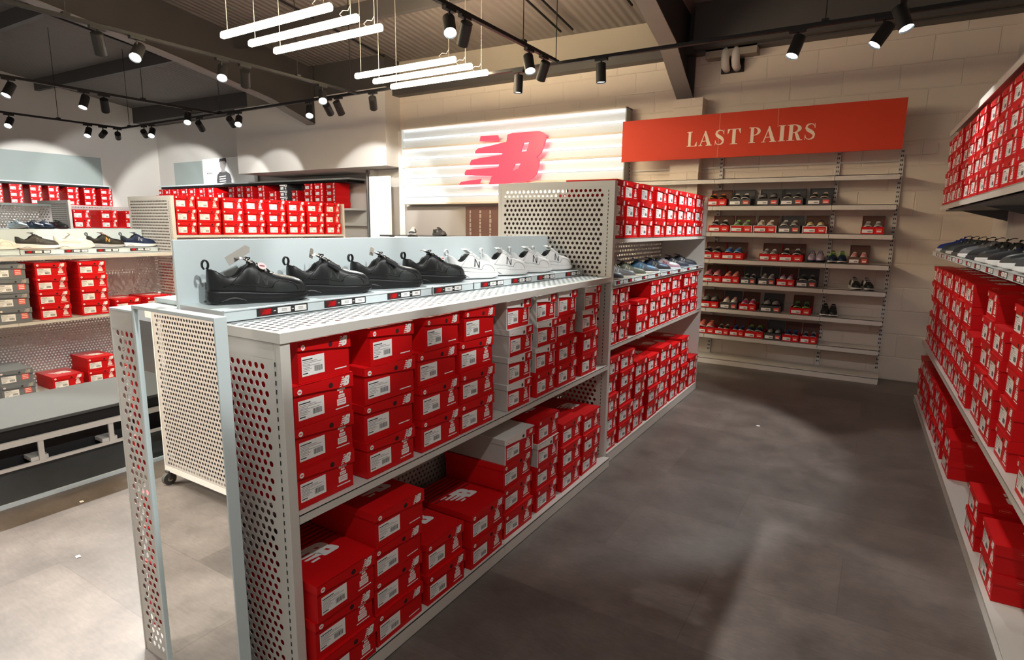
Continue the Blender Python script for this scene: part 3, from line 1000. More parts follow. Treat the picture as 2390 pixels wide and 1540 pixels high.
PROTO = {}
ORD = ['first', 'second', 'third', 'fourth', 'fifth', 'sixth', 'seventh', 'eighth', 'ninth', 'tenth', 'eleventh', 'twelfth', 'thirteenth', 'fourteenth', 'fifteenth', 'sixteenth', 'seventeenth', 'eighteenth']
def place_box(kind, loc, rz, sy, sz, label, group, oval=False, flat=False, sx=1.0):
    key = kind + ('o' if oval else '')
    if key not in PROTO:
        PROTO[key] = o = make_box(kind, oval)
    else:
        o = copy_tree(PROTO[key])
    o.location = loc
    o.rotation_euler = (0, 0, rz)
    o.scale = (sx, sy, sz)
    tag(o, label, 'shoe box', group)
    return o

def stack(mtx, rz, x, y0, y1, z, kinds, pitch, where, group, oval=False, jit=0.010, sx=1.0, setback=0):
    """one stack of boxes: kinds bottom to top, front face at local x, between local y0 and y1"""
    n = len(kinds)
    w = y1 - y0
    for k, kd in enumerate(kinds):
        jx = random.uniform(-jit, jit * 0.35) if k else random.uniform(-jit * 0.4, 0)
        jy = random.uniform(-0.006, 0.006) if k else 0
        ja = random.uniform(-0.014, 0.014)
        ww = w
        if setback and k == n - 1:
            jx, jy, ww = 0.0, w * 0.12, w * 0.88
        p = mtx @ Vector((x + jx, y0 + jy, z + k * pitch))
        if n == 1:
            pos = 'lying alone'
        elif k == 0:
            pos = 'at the bottom'
        elif k == n - 1:
            pos = 'on top'
        else:
            pos = ORD[k] + ' from bottom'
        place_box(kd, p, rz + ja, ww / BW, (pitch - 0.0008) / BH, '%s shoe box %s, %s' % (STY[kd]['col'], pos, where), group, oval, sx=sx)

I4 = Matrix.Identity(4)
random.seed(11)
A_COL = [(0.953, 1.166, ['redb', 'red', 'red', 'redb']), (1.227, 1.445, ['red', 'redb', 'redb', 'redb']), (1.484, 1.695, ['red', 'red', 'redb', 'redb']),
         (1.706, 1.925, ['red', 'red', 'red', 'redb']), (2.040, 2.232, ['pale', 'pale', 'pale', 'pale']), (2.290, 2.475, ['red', 'pale', 'pale', 'pale']),
         (2.505, 2.705, ['red', 'red', 'red', 'pale']), (2.775, 2.965, ['red', 'red', 'pale', 'pale'])]
for i, (a, b, kd) in enumerate(A_COL):
    if i == 0:
        kd = ['red', 'red', 'red', 'redb']
    stack(I4, 0, GX - (0.020 if i == 0 else 0.012), a + (0.024 if i == 0 else 0.005), b + (0.016 if i == 0 else 0.005), 0.6175, kd, 0.1185, '%s stack from mirror, low gondola shelf' % ORD[i], 'boxes on the low gondola shelf', setback=1 if i < 4 else 0)
# stacks on the far side of the gondola, glimpsed through the perforations
RVM = Matrix.Translation((-1.935, 0, 0)) @ Matrix.Rotation(R(180), 4, 'Z')
for z0, nm in ((0.617, 'shelf'), (0.067, 'base')):
    stack(RVM, R(180), 0.011, -1.095, -0.882, z0, ['redb'] * 4, 0.1185, 'far side of low gondola, mirror end, %s' % nm, 'boxes on the hidden side of the low gondola', sx=0.85, jit=0.0)
B_COL = [(0.981, 1.198, 3, 0.118, 0.042), (1.212, 1.432, 4, 0.115, 0.032), (1.462, 1.675, 2, 0.117, 0.032), (1.728, 1.955, 2, 0.117, 0.034),
         (1.990, 2.225, 4, 0.114, 0.02), (2.280, 2.480, 4, 0.115, 0.015), (2.540, 2.750, 3, 0.121, 0.015), (2.785, 2.990, 3, 0.115, 0.015)]
B_KIND = [['red', 'red', 'red'], ['redb', 'red', 'redb', 'redb'], ['red', 'red'], ['red', 'red'], ['red', 'red', 'red', 'pale'], ['red', 'red', 'pale', 'red'], ['red', 'red', 'red'], ['red', 'red', 'red']]
for i, ((a, b, n, p, fx), kd) in enumerate(zip(B_COL, B_KIND)):
    stack(I4, 0, GX + fx - 0.004, a, b, 0.0585, kd, p, '%s stack from mirror, low gondola base' % ORD[i], 'boxes on the low gondola base')

RTM = Matrix.Translation((-2.03, 0, 0)) @ Matrix.Rotation(R(180), 4, 'Z')
for i in range(2):
    stack(RTM, R(180), -0.012, -3.40 - 0.26 * i, -3.16 - 0.26 * i, 1.3405, ['redb'] * 2, 0.112, 'far side of tall gondola top shelf, %s behind panel' % ORD[i], 'boxes on the hidden side of the tall gondola', jit=0.002)
R4 = [(3.150, 3.297, 5, .1155), (3.347, 3.572, 5, .1145), (3.605, 3.809, 4, .1185), (3.872, 4.095, 4, .113), (4.126, 4.365, 4, .119), (4.413, 4.635, 4, .111), (4.675, 4.876, 4, .114), (4.925, 5.145, 2, .127)]
for i, (a, b, n, p) in enumerate(R4):
    stack(I4, 0, GX - 0.004, a, b, 0.0665, ['red'] * n, p, '%s stack from low gondola, tall gondola base' % ORD[i], 'boxes on the tall gondola base', True)
R3 = [(3.15, 3.25, 3), (3.280, 3.431, 3), (3.562, 3.771, 2), (3.821, 4.010, 3), (4.044, 4.273, 3), (4.305, 4.521, 3), (4.591, 4.799, 3), (4.838, 5.040, 3)]
for i, (a, b, n) in enumerate(R3):
    stack(I4, 0, GX - 0.004, a, b, 0.7225, ['red'] * n, .1095, '%s stack from low gondola, tall gondola middle shelf' % ORD[i], 'boxes on the tall gondola middle shelf', True)
R1C = [(3.15, 3.275), (3.300, 3.505), (3.555, 3.771), (3.825, 4.040), (4.080, 4.293), (4.345, 4.562), (4.592, 4.804), (4.840, 5.065)]
for i, (a, b) in enumerate(R1C):
    stack(I4, 0, GX - 0.004, a, b, 1.3405, ['red'] * 3, .1085, '%s stack from low gondola, tall gondola top shelf' % ORD[i], 'boxes on the tall gondola top shelf', True)

# aisle wall unit
UP = [0.015, 0.28, 0.55, 0.83, 1.11, 1.395, 1.68, 1.965, 2.26, 2.57, 2.86]
for i, s in enumerate(UP):
    stack(RUM, RUA, -0.004, s, s + (0.235 if i < 8 else 0.25), 1.6005, ['red'] * 4, .1205, '%s stack from back wall, aisle wall top shelf' % ORD[i], 'boxes on the aisle wall top shelf', True)
LO = [(-0.0, 5), (0.27, 5), (0.55, 5), (0.83, 5), (1.12, 5), (1.38, 5), (1.65, 5), (1.935, 3), (2.24, 5), (2.555, 4), (2.855, 5), (3.27, 1)]
for i, (s, n) in enumerate(LO):
    stack(RUM, RUA, -0.010 if n < 5 else -0.02, s + 0.01, s + 0.245, 0.5205, ['red'] * n, .1218, '%s stack from back wall, aisle wall middle shelf' % ORD[i], 'boxes on the aisle wall middle shelf', True)
BO = [(-0.03, 3), (0.24, 3), (0.50, 3), (0.77, 3), (1.05, 3), (1.37, 3), (1.695, 2), (2.56, 2), (2.955, 2)]
for i, (s, n) in enumerate(BO):
    stack(RUM, RUA, -0.012, s + 0.01, s + 0.25, 0.0525, ['red'] * n, .112, '%s stack from back wall, aisle wall base' % ORD[i], 'boxes on the aisle wall base', True)

# left low gondola
LG = [(1.425, 1.62, ['slate'] * 4), (1.662, 1.862, ['slate'] * 4), (1.922, 2.127, ['red'] * 4), (2.205, 2.405, ['red'] * 4), (2.455, 2.655, ['redb']), (2.71, 2.92, ['redb'])]
for i, (a, b, kd) in enumerate(LG):
    if i:
        stack(I4, 0, -5.505, a, b, 0.6315, kd, .1105, '%s stack, middle shelf of gondola behind bench' % ORD[i - 1], 'boxes on the gondola shelf behind the bench')
for i, (a, b, kd) in enumerate([(1.613, 1.82, ['slate'] * 2), (1.938, 2.15, ['red']), (2.19, 2.395, ['red'] * 2), (2.46, 2.67, ['red'])]):
    stack(I4, 0, -5.49, a, b, 0.0585, kd, .108, '%s stack, base of gondola behind bench' % ORD[i], 'boxes on the gondola base behind the bench')
G4C = [(3.036, 3.224), (3.240, 3.462), (3.495, 3.710), (3.750, 3.956), (4.005, 4.213), (4.255, 4.470), (4.515, 4.735), (4.772, 4.985)]
for i, (a, b) in enumerate(G4C):
    stack(I4, 0, -5.505, a, b, 1.2835, ['red'] * 3, .1195, '%s stack along top shelf behind white backboard' % ORD[i], 'boxes on the far tall gondola')
stack(I4, 0, -5.505, 3.036, 3.224, 0.7005, ['redb'] * 3, .104, 'behind the slatted panel, far tall gondola middle shelf', 'boxes behind the slatted panel')
for i, (a, b, n) in enumerate([(3.668, 3.866, 2), (3.994, 4.199, 2), (4.30, 4.51, 2)]):
    stack(I4, 0, -9.105, a, b, 1.3055, ['red'] * n, .1195, '%s stack on pale gondola above running shoes' % ORD[i], 'boxes on the pale gondola')
# the smallest ones, far away in the left corner bay: one mass of boxes
FAR = MB()
def far_stack(mtx, x, y0, y1, z, kind, n, pitch):
    for k in range(n):
        mm = mtx @ Matrix.Translation((x + random.uniform(-0.01, 0.005), y0, z + k * pitch)) @ Matrix.Diagonal((1, (y1 - y0) / BW, (pitch - 0.0008) / BH, 1))
        for ch in PROTO[kind].children:
            me = ch.data
            for mi, m in enumerate(me.materials):
                fs = [tuple(p.vertices) for p in me.polygons if p.material_index == mi]
                used = sorted({v for f in fs for v in f})
                ix = {v: q for q, v in enumerate(used)}
                FAR.add([mm @ me.vertices[v].co for v in used], [tuple(ix[v] for v in f) for f in fs], m)
for i, (a, b, n) in enumerate([(4.09, 4.28, 3), (4.38, 4.57, 3), (4.68, 4.86, 3), (4.96, 5.13, 3), (5.26, 5.45, 3), (5.54, 5.74, 3), (5.83, 6.03, 3)]):
    far_stack(I4, -13.205, a, b, 1.6905, 'red', n, .113)
BWC = [(-12.81, -12.66, 4), (-12.56, -12.38, 4), (-12.3, -12.08, 4), (-11.98, -11.77, 4), (-11.7, -11.5, 4), (-11.36, -11.17, 4), (-11.07, -10.89, 4), (-10.76, -10.57, 3.7), (-10.42, -10.25, 4), (-10.15, -9.97, 4.4), (-9.88, -9.7, 4), (-9.54, -9.36, 4.3), (-9.24, -9.04, 3.2), (-8.93, -8.75, 4.3), (-8.62, -8.47, 3.5), (-8.30, -8.10, 4.3), (-8.04, -7.84, 4.3), (-7.77, -7.34, 4.3)]
BWM = Matrix.Translation((0, 6.75, 0)) @ Matrix.Rotation(R(-90), 4, 'Z')
for i, (a, b, n) in enumerate(BWC):
    k = int(n)
    w = (b - a) if i < 17 else 0.215
    pitch = min(0.101, 0.1 * n / 4) if k == 4 else 0.1
    if i == 13:
        for q in range(k):
            place_box('dark', (a, 6.755, 1.6505 + q * pitch), R(-90), w / BW, (pitch - 0.0008) / BH, 'black and white shoe box %s, in the only dark stack on back wall' % ('at the bottom', 'second from bottom', 'third from bottom', 'on top')[q], 'dark boxes on the back wall shelf')
    else:
        # local y runs along +x here
        far_stack(BWM, -0.005, a, a + w, 1.6505, 'red', k, pitch)
o = FAR.build('shoe_box')
o['kind'] = 'stuff'
o['label'] = 'small distant red shoe boxes filling the wall shelves of the far left corner'
o['category'] = 'shoe box'

# ================================================================== price tags
def make_tag():
    t = bpy.data.objects.new('price_tag', None)
    COL.objects.link(t)
    mb = MB()
    mb.box((0, 0, 0), (0.0015, 0.175, 0.0225), M['black_ink'])
    for y in (0.055, 0.117):
        mb.box((0.0015, y, 0.010), (0.0019, y + 0.007, 0.0125), M['label'])
    mb.build('tag_backing', t)
    mb = MB()
    mb.box((0.0015, 0.008, 0.001), (0.0022, 0.049, 0.0215), M['tagred'])
    put_logo(mb, lambda x, y, z: (0.0026, 0.0125 + x * 0.0155, 0.0035 + y * 0.0155), M['red'])
    mb.build('red_card', t)
    for y, l in ((0.068, 0.045), (0.128, 0.042)):
        mb = MB()
        mb.box((0.0015, y, 0.003), (0.0022, y + l, 0.0195), M['label'])
        for z in (0.0085, 0.0125):
            mb.quad((0.0024, y + l * 0.3, z), (0.0024, y + l * 0.7, z), (0.0024, y + l * 0.7, z + 0.0022), (0.0024, y + l * 0.3, z + 0.0022), M['ink'])
        mb.build('price_card', t)
    return t
TAG = None
def put_tag(loc, rz, sc, label, group):
    global TAG
    if TAG is None:
        o = TAG = make_tag()
    else:
        o = copy_tree(TAG)
    o.location = loc
    o.rotation_euler = (0, 0, rz)
    o.scale = sc
    tag(o, label, 'price tag', group)

R1M = Matrix.Translation((-1.526, 0.95, 1.1262)) @ Matrix.Rotation(R(-2.1), 4, 'Z')
TY = [1.048, 1.288, 1.568, 1.82, 2.131, 2.373, 2.608, 2.905]
SHOE_NAME = ['first black trainer', 'second black trainer', 'third black trainer', 'fourth black trainer', 'first white trainer', 'second white trainer', 'third white trainer', 'fourth white trainer']
for k, y in enumerate(TY):
    put_tag(R1M @ Vector((0.0012, y - 0.95, 0.005)), R(-2.1), (1, 1, 1), 'black price tag with red card under the %s' % SHOE_NAME[k], 'price tags on the white riser')
LSH = [1.60, 1.935, 2.205, 2.445, 2.715]
for k, y in enumerate(LSH):
    put_tag(Vector((-5.7615, y + 0.02, 1.137)), 0, (1, 1, 1), 'price tag under the %s running shoe from the left edge' % ORD[k], 'price tags on the running shoe riser')
for k, y in enumerate((3.17, 3.36, 3.60, 3.86, 4.12, 4.38, 4.63, 4.90)):
    put_tag(Vector((GX + 0.0085, y, 1.077)), 0, (1, 0.85, 0.95), 'small price tag, %s along tall gondola shoe rail' % ORD[k], 'price tags on the tall gondola')
for k, s in enumerate((0.35, 0.65, 0.95, 1.20, 1.49, 1.80, 2.08, 2.40, 2.69, 2.97)):
    put_tag(RUM @ Vector((0.0085, s - 0.08, 1.217)), RUA, (1, 0.95, 1.15), 'price tag, %s from back wall on aisle wall shoe rail' % ORD[k], 'price tags on the aisle wall')

# ================================================================== shoes
def lerp_tab(tab, t):
    for (a, va), (b, vb) in zip(tab[:-1], tab[1:]):
        if t <= b:
            u = (t - a) / (b - a)
            u = u * u * (3 - 2 * u) if False else u
            return va + (vb - va) * u
    return tab[-1][1]
def col(name, c, rough=0.5):
    k = 'shoe_' + name
    if k not in M:
        M[k] = mat(k, c, rough, spec=0.28, noise=0.06, nscale=60, bump=0.05)
    return M[k]

HALFW = [(0.0, 0.016), (0.03, 0.026), (0.10, 0.033), (0.25, 0.035), (0.40, 0.036), (0.55, 0.042), (0.70, 0.047), (0.82, 0.045), (0.91, 0.037), (0.97, 0.024), (1.0, 0.010)]
def shoe_forms(L, pal, hi=True, chunky=1.0, tab=True, collar=0.0, zk=1.0):
    """returns the part meshes of one trainer: x from heel to toe, z up"""
    rim = [(0.0, 0.086 + collar), (0.05, 0.089 + collar), (0.13, 0.073), (0.21, 0.064), (0.29, 0.070), (0.36, 0.094), (0.42, 0.104), (0.50, 0.092), (0.60, 0.077), (0.70, 0.067), (0.80, 0.063), (0.90, 0.057), (0.96, 0.047), (1.0, 0.031)]
    rim = [(t, z * zk) for t, z in rim]
    ST = [(0.0, 0.034 * chunky), (0.3, 0.031 * chunky), (0.6, 0.024 * chunky), (1.0, 0.022 * chunky)]
    ts = [0.0, 0.025, 0.06, 0.10, 0.15, 0.20, 0.25, 0.30, 0.345, 0.39, 0.44, 0.50, 0.56, 0.62, 0.68, 0.74, 0.80, 0.86, 0.91, 0.955, 0.985, 1.0] if hi else [0.0, 0.05, 0.12, 0.20, 0.28, 0.345, 0.42, 0.52, 0.64, 0.76, 0.88, 0.96, 1.0]
    NV = 13
    def sec(t):
        w = lerp_tab(HALFW, t)
        zs = lerp_tab(ST, t)
        zr = lerp_tab(rim, t)
        pts = []
        cav = 0.045 < t < 0.37
        for j in range(NV):
            if cav:
                wr = w * 0.76
                tabv = {0: (w * 0.97, 0), 1: (w * 1.03, 0.30), 2: (w * 0.98, 0.62), 3: (w * 0.86, 0.90), 4: (wr, 1.0), 5: (wr * 0.72, 0.78), 6: (0.0, 0.12)}
                jj = j if j <= 6 else 12 - j
                y, f = tabv[jj]
                y = y if j <= 6 else -y
                pts.append((t * L, y, zs + (zr - zs) * f))
            else:
                a = math.pi * j / (NV - 1)
                cy = math.cos(a)
                y = w * (1 if cy >= 0 else -1) * abs(cy) ** 0.72
                pw = 0.85 if t > 0.37 else 0.55
                pts.append((t * L, y, zs + (zr - zs) * max(0.0, math.sin(a)) ** pw))
        return pts
    G = [sec(t) for t in ts]
    def surf(t, j, off=0.0):
        """point on the upper at length t and girth index j (0 = one side, 12 = the other)"""
        for i in range(len(ts) - 1):
            if t <= ts[i + 1]:
                break
        u = (t - ts[i]) / (ts[i + 1] - ts[i])
        j0 = min(int(j), NV - 2)
        v = j - j0
        p = [Vector(G[i + a][j0 + b]) for a in (0, 1) for b in (0, 1)]
        P = p[0].lerp(p[1], v).lerp(p[2].lerp(p[3], v), u)
        n = (p[2] - p[0]).cross(p[1] - p[0])
        n = -n if n.dot(Vector((0, P.y, P.z - 0.04))) < 0 else n
        return P + n.normalized() * off
    parts = {}
    mb = MB()
    mb.v = [p for g in G for p in g]
    for i in range(len(ts) - 1):
        for j in range(NV - 1):
            t = (ts[i] + ts[i + 1]) / 2
            jj = min(j, NV - 2 - j)
            inside = 0.045 < t < 0.37 and jj >= 4
            if inside:
                m = pal['lining']
            elif t > 0.90 or (t > 0.62 and jj <= 1):
                m = pal['toe']
            elif 0.42 < t < 0.66 and jj <= 3:
                m = pal['panel']
            elif t < 0.12:
                m = pal['heel']
            elif t > 0.37 and jj >= 4 and t < 0.64:
                m = pal['vamp']
            else:
                m = pal['upper']
            mb.f.append([i * NV + j, (i + 1) * NV + j, (i + 1) * NV + j + 1, i * NV + j + 1])
            mb.mi.append(mb._m(m))
    mb.f.append(list(range(NV))); mb.mi.append(mb._m(pal['heel']))
    mb.f.append([(len(ts) - 1) * NV + j for j in range(NV)][::-1]); mb.mi.append(mb._m(pal['toe']))
    parts['upper'] = (mb.mesh('upper', True), 1 if hi else 1)
    # sole: tread, midsole with a bulge, foxing edge
    tt = [0.0, 0.015, 0.05, 0.12, 0.22, 0.34, 0.46, 0.58, 0.70, 0.80, 0.88, 0.94, 0.98, 1.0] if hi else [0.0, 0.04, 0.14, 0.34, 0.58, 0.78, 0.92, 1.0]
    def outline(k, x_out):
        pl, pr_ = [], []
        for t in tt:
            w = lerp_tab(HALFW, t) * k + 0.0035
            x = -x_out + t * (L + 2 * x_out)
            pl.append((x, w)); pr_.append((x, -w))
        return pl + pr_[::-1], tt + tt[::-1]
    def zbot(t):
        return 0.013 * max(0, (t - 0.74) / 0.26) ** 2 + 0.007 * max(0, (0.09 - t) / 0.09) ** 1.5
    mb = MB()
    rings = []
    for k, xo, f in ((0.96, 0.000, 0.0), (1.06, 0.004, 0.10), (1.10, 0.007, 0.42), (1.02, 0.003, 0.62), (1.08, 0.006, 0.86), (1.00, 0.002, 1.06)):
        o, tv = outline(k, xo)
        rings.append([(x, y, zbot(t) + (lerp_tab(ST, t) - zbot(t)) * f) for (x, y), t in zip(o, tv)])
    n = len(rings[0])
    for r in rings:
        mb.v += r
    for r in range(len(rings) - 1):
        m = pal['tread'] if r == 0 else pal['sole']
        for i in range(n):
            mb.f.append([r * n + i, r * n + (i + 1) % n, (r + 1) * n + (i + 1) % n, (r + 1) * n + i])
            mb.mi.append(mb._m(m))
    h = n // 2
    for base, m in ((0, pal['tread']), ((len(rings) - 1) * n, pal['sole'])):
        for i in range(h - 1):
            mb.f.append([base + i, base + i + 1, base + n - 2 - i, base + n - 1 - i])
            mb.mi.append(mb._m(m))
    parts['sole'] = (mb.mesh('sole', True), 1 if hi else 0)
    if hi:
        # swept ribs on the midsole sides
        mb = MB()
        for s in (-1, 1):
            for t0, t1, z0, z1 in ((0.10, 0.34, 0.010, 0.021), (0.14, 0.30, 0.013, 0.019)):
                pts = []
                for k in range(9):
                    u = k / 8
                    t = t0 + (t1 - t0) * u
                    pts.append((t * L, s * (lerp_tab(HALFW, t) * 1.09 + 0.0040), z0 + (z1 - z0) * math.sin(math.pi * u)))
                mb.tube(pts, 0.0011, pal['rib'], n=5)
        parts['sole_rib'] = (mb.mesh('sole_rib', True), 0)
    # tongue
    mb = MB()
    tv = [(t, z * zk) for t, z in ((0.295, 0.110), (0.345, 0.1145), (0.40, 0.107), (0.46, 0.098))]
    for t, z in tv:
        for y in (-0.020, -0.010, 0.0, 0.010, 0.020):
            mb.v.append((t * L - 0.004, y * (0.9 if t < 0.32 else 1), z - 0.006 * (abs(y) / 0.02) ** 2))
    for i in range(3):
        for j in range(4):
            mb.f.append([i * 5 + j, (i + 1) * 5 + j, (i + 1) * 5 + j + 1, i * 5 + j + 1])
            mb.mi.append(mb._m(pal['vamp']))
    parts['tongue'] = (mb.mesh('tongue', True), 1)
    # laces across the vamp
    mb = MB()
    for k, t in enumerate((0.40, 0.445, 0.49, 0.535, 0.58) if hi else (0.42, 0.50, 0.58)):
        pts = [surf(t + (0.012 if (j + k) % 2 else 0), j, 0.0022) for j in (4.1, 5, 6, 7, 7.9)]
        mb.tube(pts, 0.0024 if hi else 0.0032, pal['lace'], n=6 if hi else 4)
    if hi:
        for s in (-1, 1):
            p = surf(0.40, 6, 0.004)
            pts = [p + Vector((0.006 * math.sin(u * 6.28), s * 0.016 * math.sin(u * 3.14) , 0.010 * math.sin(u * 3.14))) for u in [k / 8 for k in range(9)]]
            mb.tube(pts, 0.0018, pal['lace'], n=5)
    parts['laces'] = (mb.mesh('laces', True), 0)
    if hi:
        mb = MB()
        for J in ((lambda a: a), (lambda a: 12 - a)):
            for path in (((0.60, 0.7), (0.63, 1.7), (0.68, 2.5), (0.75, 2.7), (0.82, 2.1), (0.86, 1.1), (0.87, 0.4)), ((0.39, 3.7), (0.46, 3.5), (0.54, 3.5), (0.61, 3.9), (0.645, 5.0), (0.65, 6.0)), ((0.13, 0.6), (0.20, 1.6), (0.27, 2.8), (0.36, 3.6)), ((0.60, 0.7), (0.50, 0.6), (0.36, 0.7), (0.20, 1.6))):
                pts = []
                for (ta, ja), (tb, jb) in zip(path[:-1], path[1:]):
                    for q in range(3):
                        pts.append(surf(ta + (tb - ta) * q / 3, J(ja + (jb - ja) * q / 3), 0.0))
                pts.append(surf(path[-1][0], J(path[-1][1]), 0.0))
                mb.tube(pts, 0.0013, pal['seam'], n=5)
        parts['overlay_seam'] = (mb.mesh('overlay_seam', True), 0)
    # side letter, both flanks
    for s in (0, 1):
        mb = MB()
        J = (lambda a: a) if s == 0 else (lambda a: 12 - a)
        def q(p0, p1, w):
            t0, a0 = p0; t1, a1 = p1
            mb.quad(surf(t0, J(a0), 0.0016), surf(t0 + w, J(a0), 0.0016), surf(t1 + w, J(a1), 0.0016), surf(t1, J(a1), 0.0016), pal['n'])
        q((0.455, 0.9), (0.475, 2.9), 0.019)
        q((0.475, 2.9), (0.535, 0.9), 0.019)
        q((0.535, 0.9), (0.555, 2.7), 0.019)
        parts['side_letter' + '.' * s] = (mb.mesh('side_letter'), 0)
    if tab:
        mb = MB()
        zb = (0.086 + collar) * zk
        pts = [Vector((-0.001 - 0.0085 * math.sin(q), 0, zb + 0.010 - 0.0135 * math.cos(q))) for q in [0.35 + (2 * math.pi - 0.7) * i / 14 for i in range(15)]]
        for sy in (-0.005, -0.0017, 0.0017, 0.005):
            mb.tube([p + Vector((0, sy, 0)) for p in pts], 0.0026, pal['heel'], n=6)
        parts['pull_loop'] = (mb.mesh('pull_loop', True), 0)
    return parts

def put_shoe(parts, loc, rz, label, group, ry=0.0, s=1.0):
    t = thing('trainer', label, 'shoe', loc, rz, group)
    t.rotation_euler = (0, ry, rz)
    t.scale = (s, s, s)
    for k, (me, sub) in parts.items():
        link(k.rstrip('.'), me, t, 0, sub)
    return t

def pal(upper, panel=None, toe=None, heel=None, vamp=None, lining=None, sole=None, tread=None, lace=None, n=None, rib=None, rough=0.45, seam=None):
    g = lambda c, d: col('%02x%02x%02x' % tuple(int(min(1, v) * 255) for v in (c or d)), c or d, rough)
    return dict(upper=g(upper, upper), panel=g(panel, upper), toe=g(toe, panel or upper), heel=g(heel, upper), vamp=g(vamp, upper), lining=g(lining, (0.02, 0.02, 0.02)),
                sole=g(sole, (0.7, 0.7, 0.68)), tread=g(tread, (0.05, 0.05, 0.05)), lace=g(lace, upper), n=g(n, (0.4, 0.4, 0.4)), seam=g(seam, tuple(v * 0.6 for v in upper)), rib=g(rib, (0.3, 0.3, 0.3)))
K = (0.012, 0.012, 0.013)
G_ = (0.020, 0.022, 0.022)
Wt = (0.74, 0.74, 0.73)
P_BLACK = pal(K, G_, (0.026, 0.029, 0.029), (0.014, 0.013, 0.012), K, (0.008, 0.008, 0.008), (0.013, 0.012, 0.013), (0.02, 0.02, 0.02), (0.010, 0.010, 0.010), (0.030, 0.032, 0.032), (0.09, 0.09, 0.09), 0.38, (0.006, 0.006, 0.006))
P_WHITE = pal(Wt, Wt, Wt, (0.66, 0.67, 0.67), Wt, (0.012, 0.012, 0.013), (0.76, 0.76, 0.75), (0.05, 0.055, 0.06), Wt, (0.07, 0.07, 0.08), (0.25, 0.26, 0.28), 0.4, (0.33, 0.34, 0.35))
BL = shoe_forms(0.292, P_BLACK, True, 1.30, True, 0.0, 1.26)
WH = shoe_forms(0.272, P_WHITE, True, 1.20, True, 0.004, 1.24)
HY = [1.005, 1.280, 1.555, 1.832, 2.105, 2.365, 2.610, 2.840]
HX = [-1.690, -1.681, -1.671, -1.661, -1.651, -1.641, -1.632, -1.623]
BTAG = ['with pink price dot and tall tongue tag', 'with dangling tag, second from mirror', 'third from mirror', 'next to the white ones']
WTAG = ['next to the black ones', 'second of the white row', 'third of the white row', 'by the tall gondola panel']
for k in range(8):
    p = Vector((HX[k], HY[k], 1.1575))
    hd = R(90 - 21)
    if k < 4:
        o = put_shoe(BL, p, hd, 'black leather trainer %s, on white riser' % BTAG[k], 'black trainers on the white riser')
    else:
        o = put_shoe(WH, p, hd, 'white leather trainer %s, on white riser' % WTAG[k - 4], 'white trainers on the white riser')
    # paper hang tag tucked behind the tongue
    if k in (0, 1, 2):
        mb = MB()
        ln = (0.075, 0.03, 0.028)[k]
        a = Vector((0.062 if k == 0 else 0.085, 0.012, 0.126))
        b = a + (Vector((ln * 0.80, 0.004, ln * 0.5)) if k == 0 else Vector((0.006, 0, ln)))
        d = Vector((0, 0.017, 0.002)) if k else Vector((-0.004, 0.010, 0.012))
        mb.prism([a - d, b - d * 0.9, b + (b - a) * 0.12, b + d * 0.9, a + d], (0.001, -0.0012, 0), M['tagcard'])
        mb.build('hang_tag', o)
    if k in (0, 3):
        mb = MB()
        c0 = Vector((0.150 if k == 0 else 0.165, -0.027, 0.109 if k == 0 else 0.101))
        nn = Vector((0.25, -0.72, 0.62)).normalized()
        u = Vector((1, 0.2, -0.2)); u = (u - nn * u.dot(nn)).normalized(); v = nn.cross(u)
        rr = 0.0135 if k == 0 else 0.010
        c0 = c0 + nn * 0.006
        mb.poly([c0 + u * (rr * math.cos(a)) + v * (rr * math.sin(a)) for a in [2 * math.pi * q / 24 for q in range(24)]], col('pinkdot', (0.80, 0.62, 0.62), 0.5))
        c1 = c0 + nn * 0.0004
        mb.quad(c1 - u * 0.008 - v * 0.002, c1 + u * 0.008 - v * 0.002, c1 + u * 0.008 + v * 0.002, c1 - u * 0.008 + v * 0.002, M['dkred'])
        mb.build('round_sticker', o)
    if k in (1, 2):
        mb = MB()
        mb.tube([(0.135, -0.030, 0.108), (0.150, -0.043, 0.099), (0.165, -0.047, 0.088)], 0.009, M['black_ink'], n=6)
        mb.build('security_tag', o)

# running shoes on the left riser
def trainer_at(forms, x, y, z, rz, label, group, ry=0, s=1.0):
    return put_shoe(forms, (x, y, z), rz, label, group, ry, s)
RK = 1.2
FL = [shoe_forms(0.285, pal((0.72, 0.68, 0.60), sole=(0.75, 0.72, 0.66), n=(0.6, 0.56, 0.5), lining=(0.5, 0.46, 0.4)), True, 1.15, False, 0, RK),
      shoe_forms(0.285, pal((0.05, 0.048, 0.045), (0.07, 0.066, 0.06), sole=(0.74, 0.71, 0.68), heel=(0.03, 0.03, 0.03), tread=(0.28, 0.13, 0.05), n=(0.12, 0.11, 0.1)), True, 1.4, False, 0, RK),
      shoe_forms(0.285, pal((0.74, 0.68, 0.59), sole=(0.76, 0.70, 0.62), n=(0.66, 0.6, 0.52), lining=(0.55, 0.5, 0.44), tread=(0.7, 0.64, 0.56)), True, 1.4, False, 0.006, RK),
      shoe_forms(0.285, pal((0.016, 0.015, 0.014), (0.03, 0.026, 0.02), sole=(0.38, 0.38, 0.38), n=(0.60, 0.30, 0.05), lace=(0.35, 0.08, 0.04), tread=(0.04, 0.04, 0.04)), True, 1.2, True, 0.004, RK),
      shoe_forms(0.285, pal((0.012, 0.022, 0.06), (0.016, 0.03, 0.08), heel=(0.01, 0.012, 0.02), sole=(0.74, 0.74, 0.74), n=(0.42, 0.43, 0.45), tread=(0.02, 0.03, 0.06)), True, 1.3, True, 0.004, RK)]
FLN = ['cream running shoe cut by the left picture edge', 'charcoal running shoe with white sole and tan heel', 'all cream running shoe between charcoal and black ones', 'black running shoe with orange side letter', 'navy running shoe with white sole beside the slatted panel']
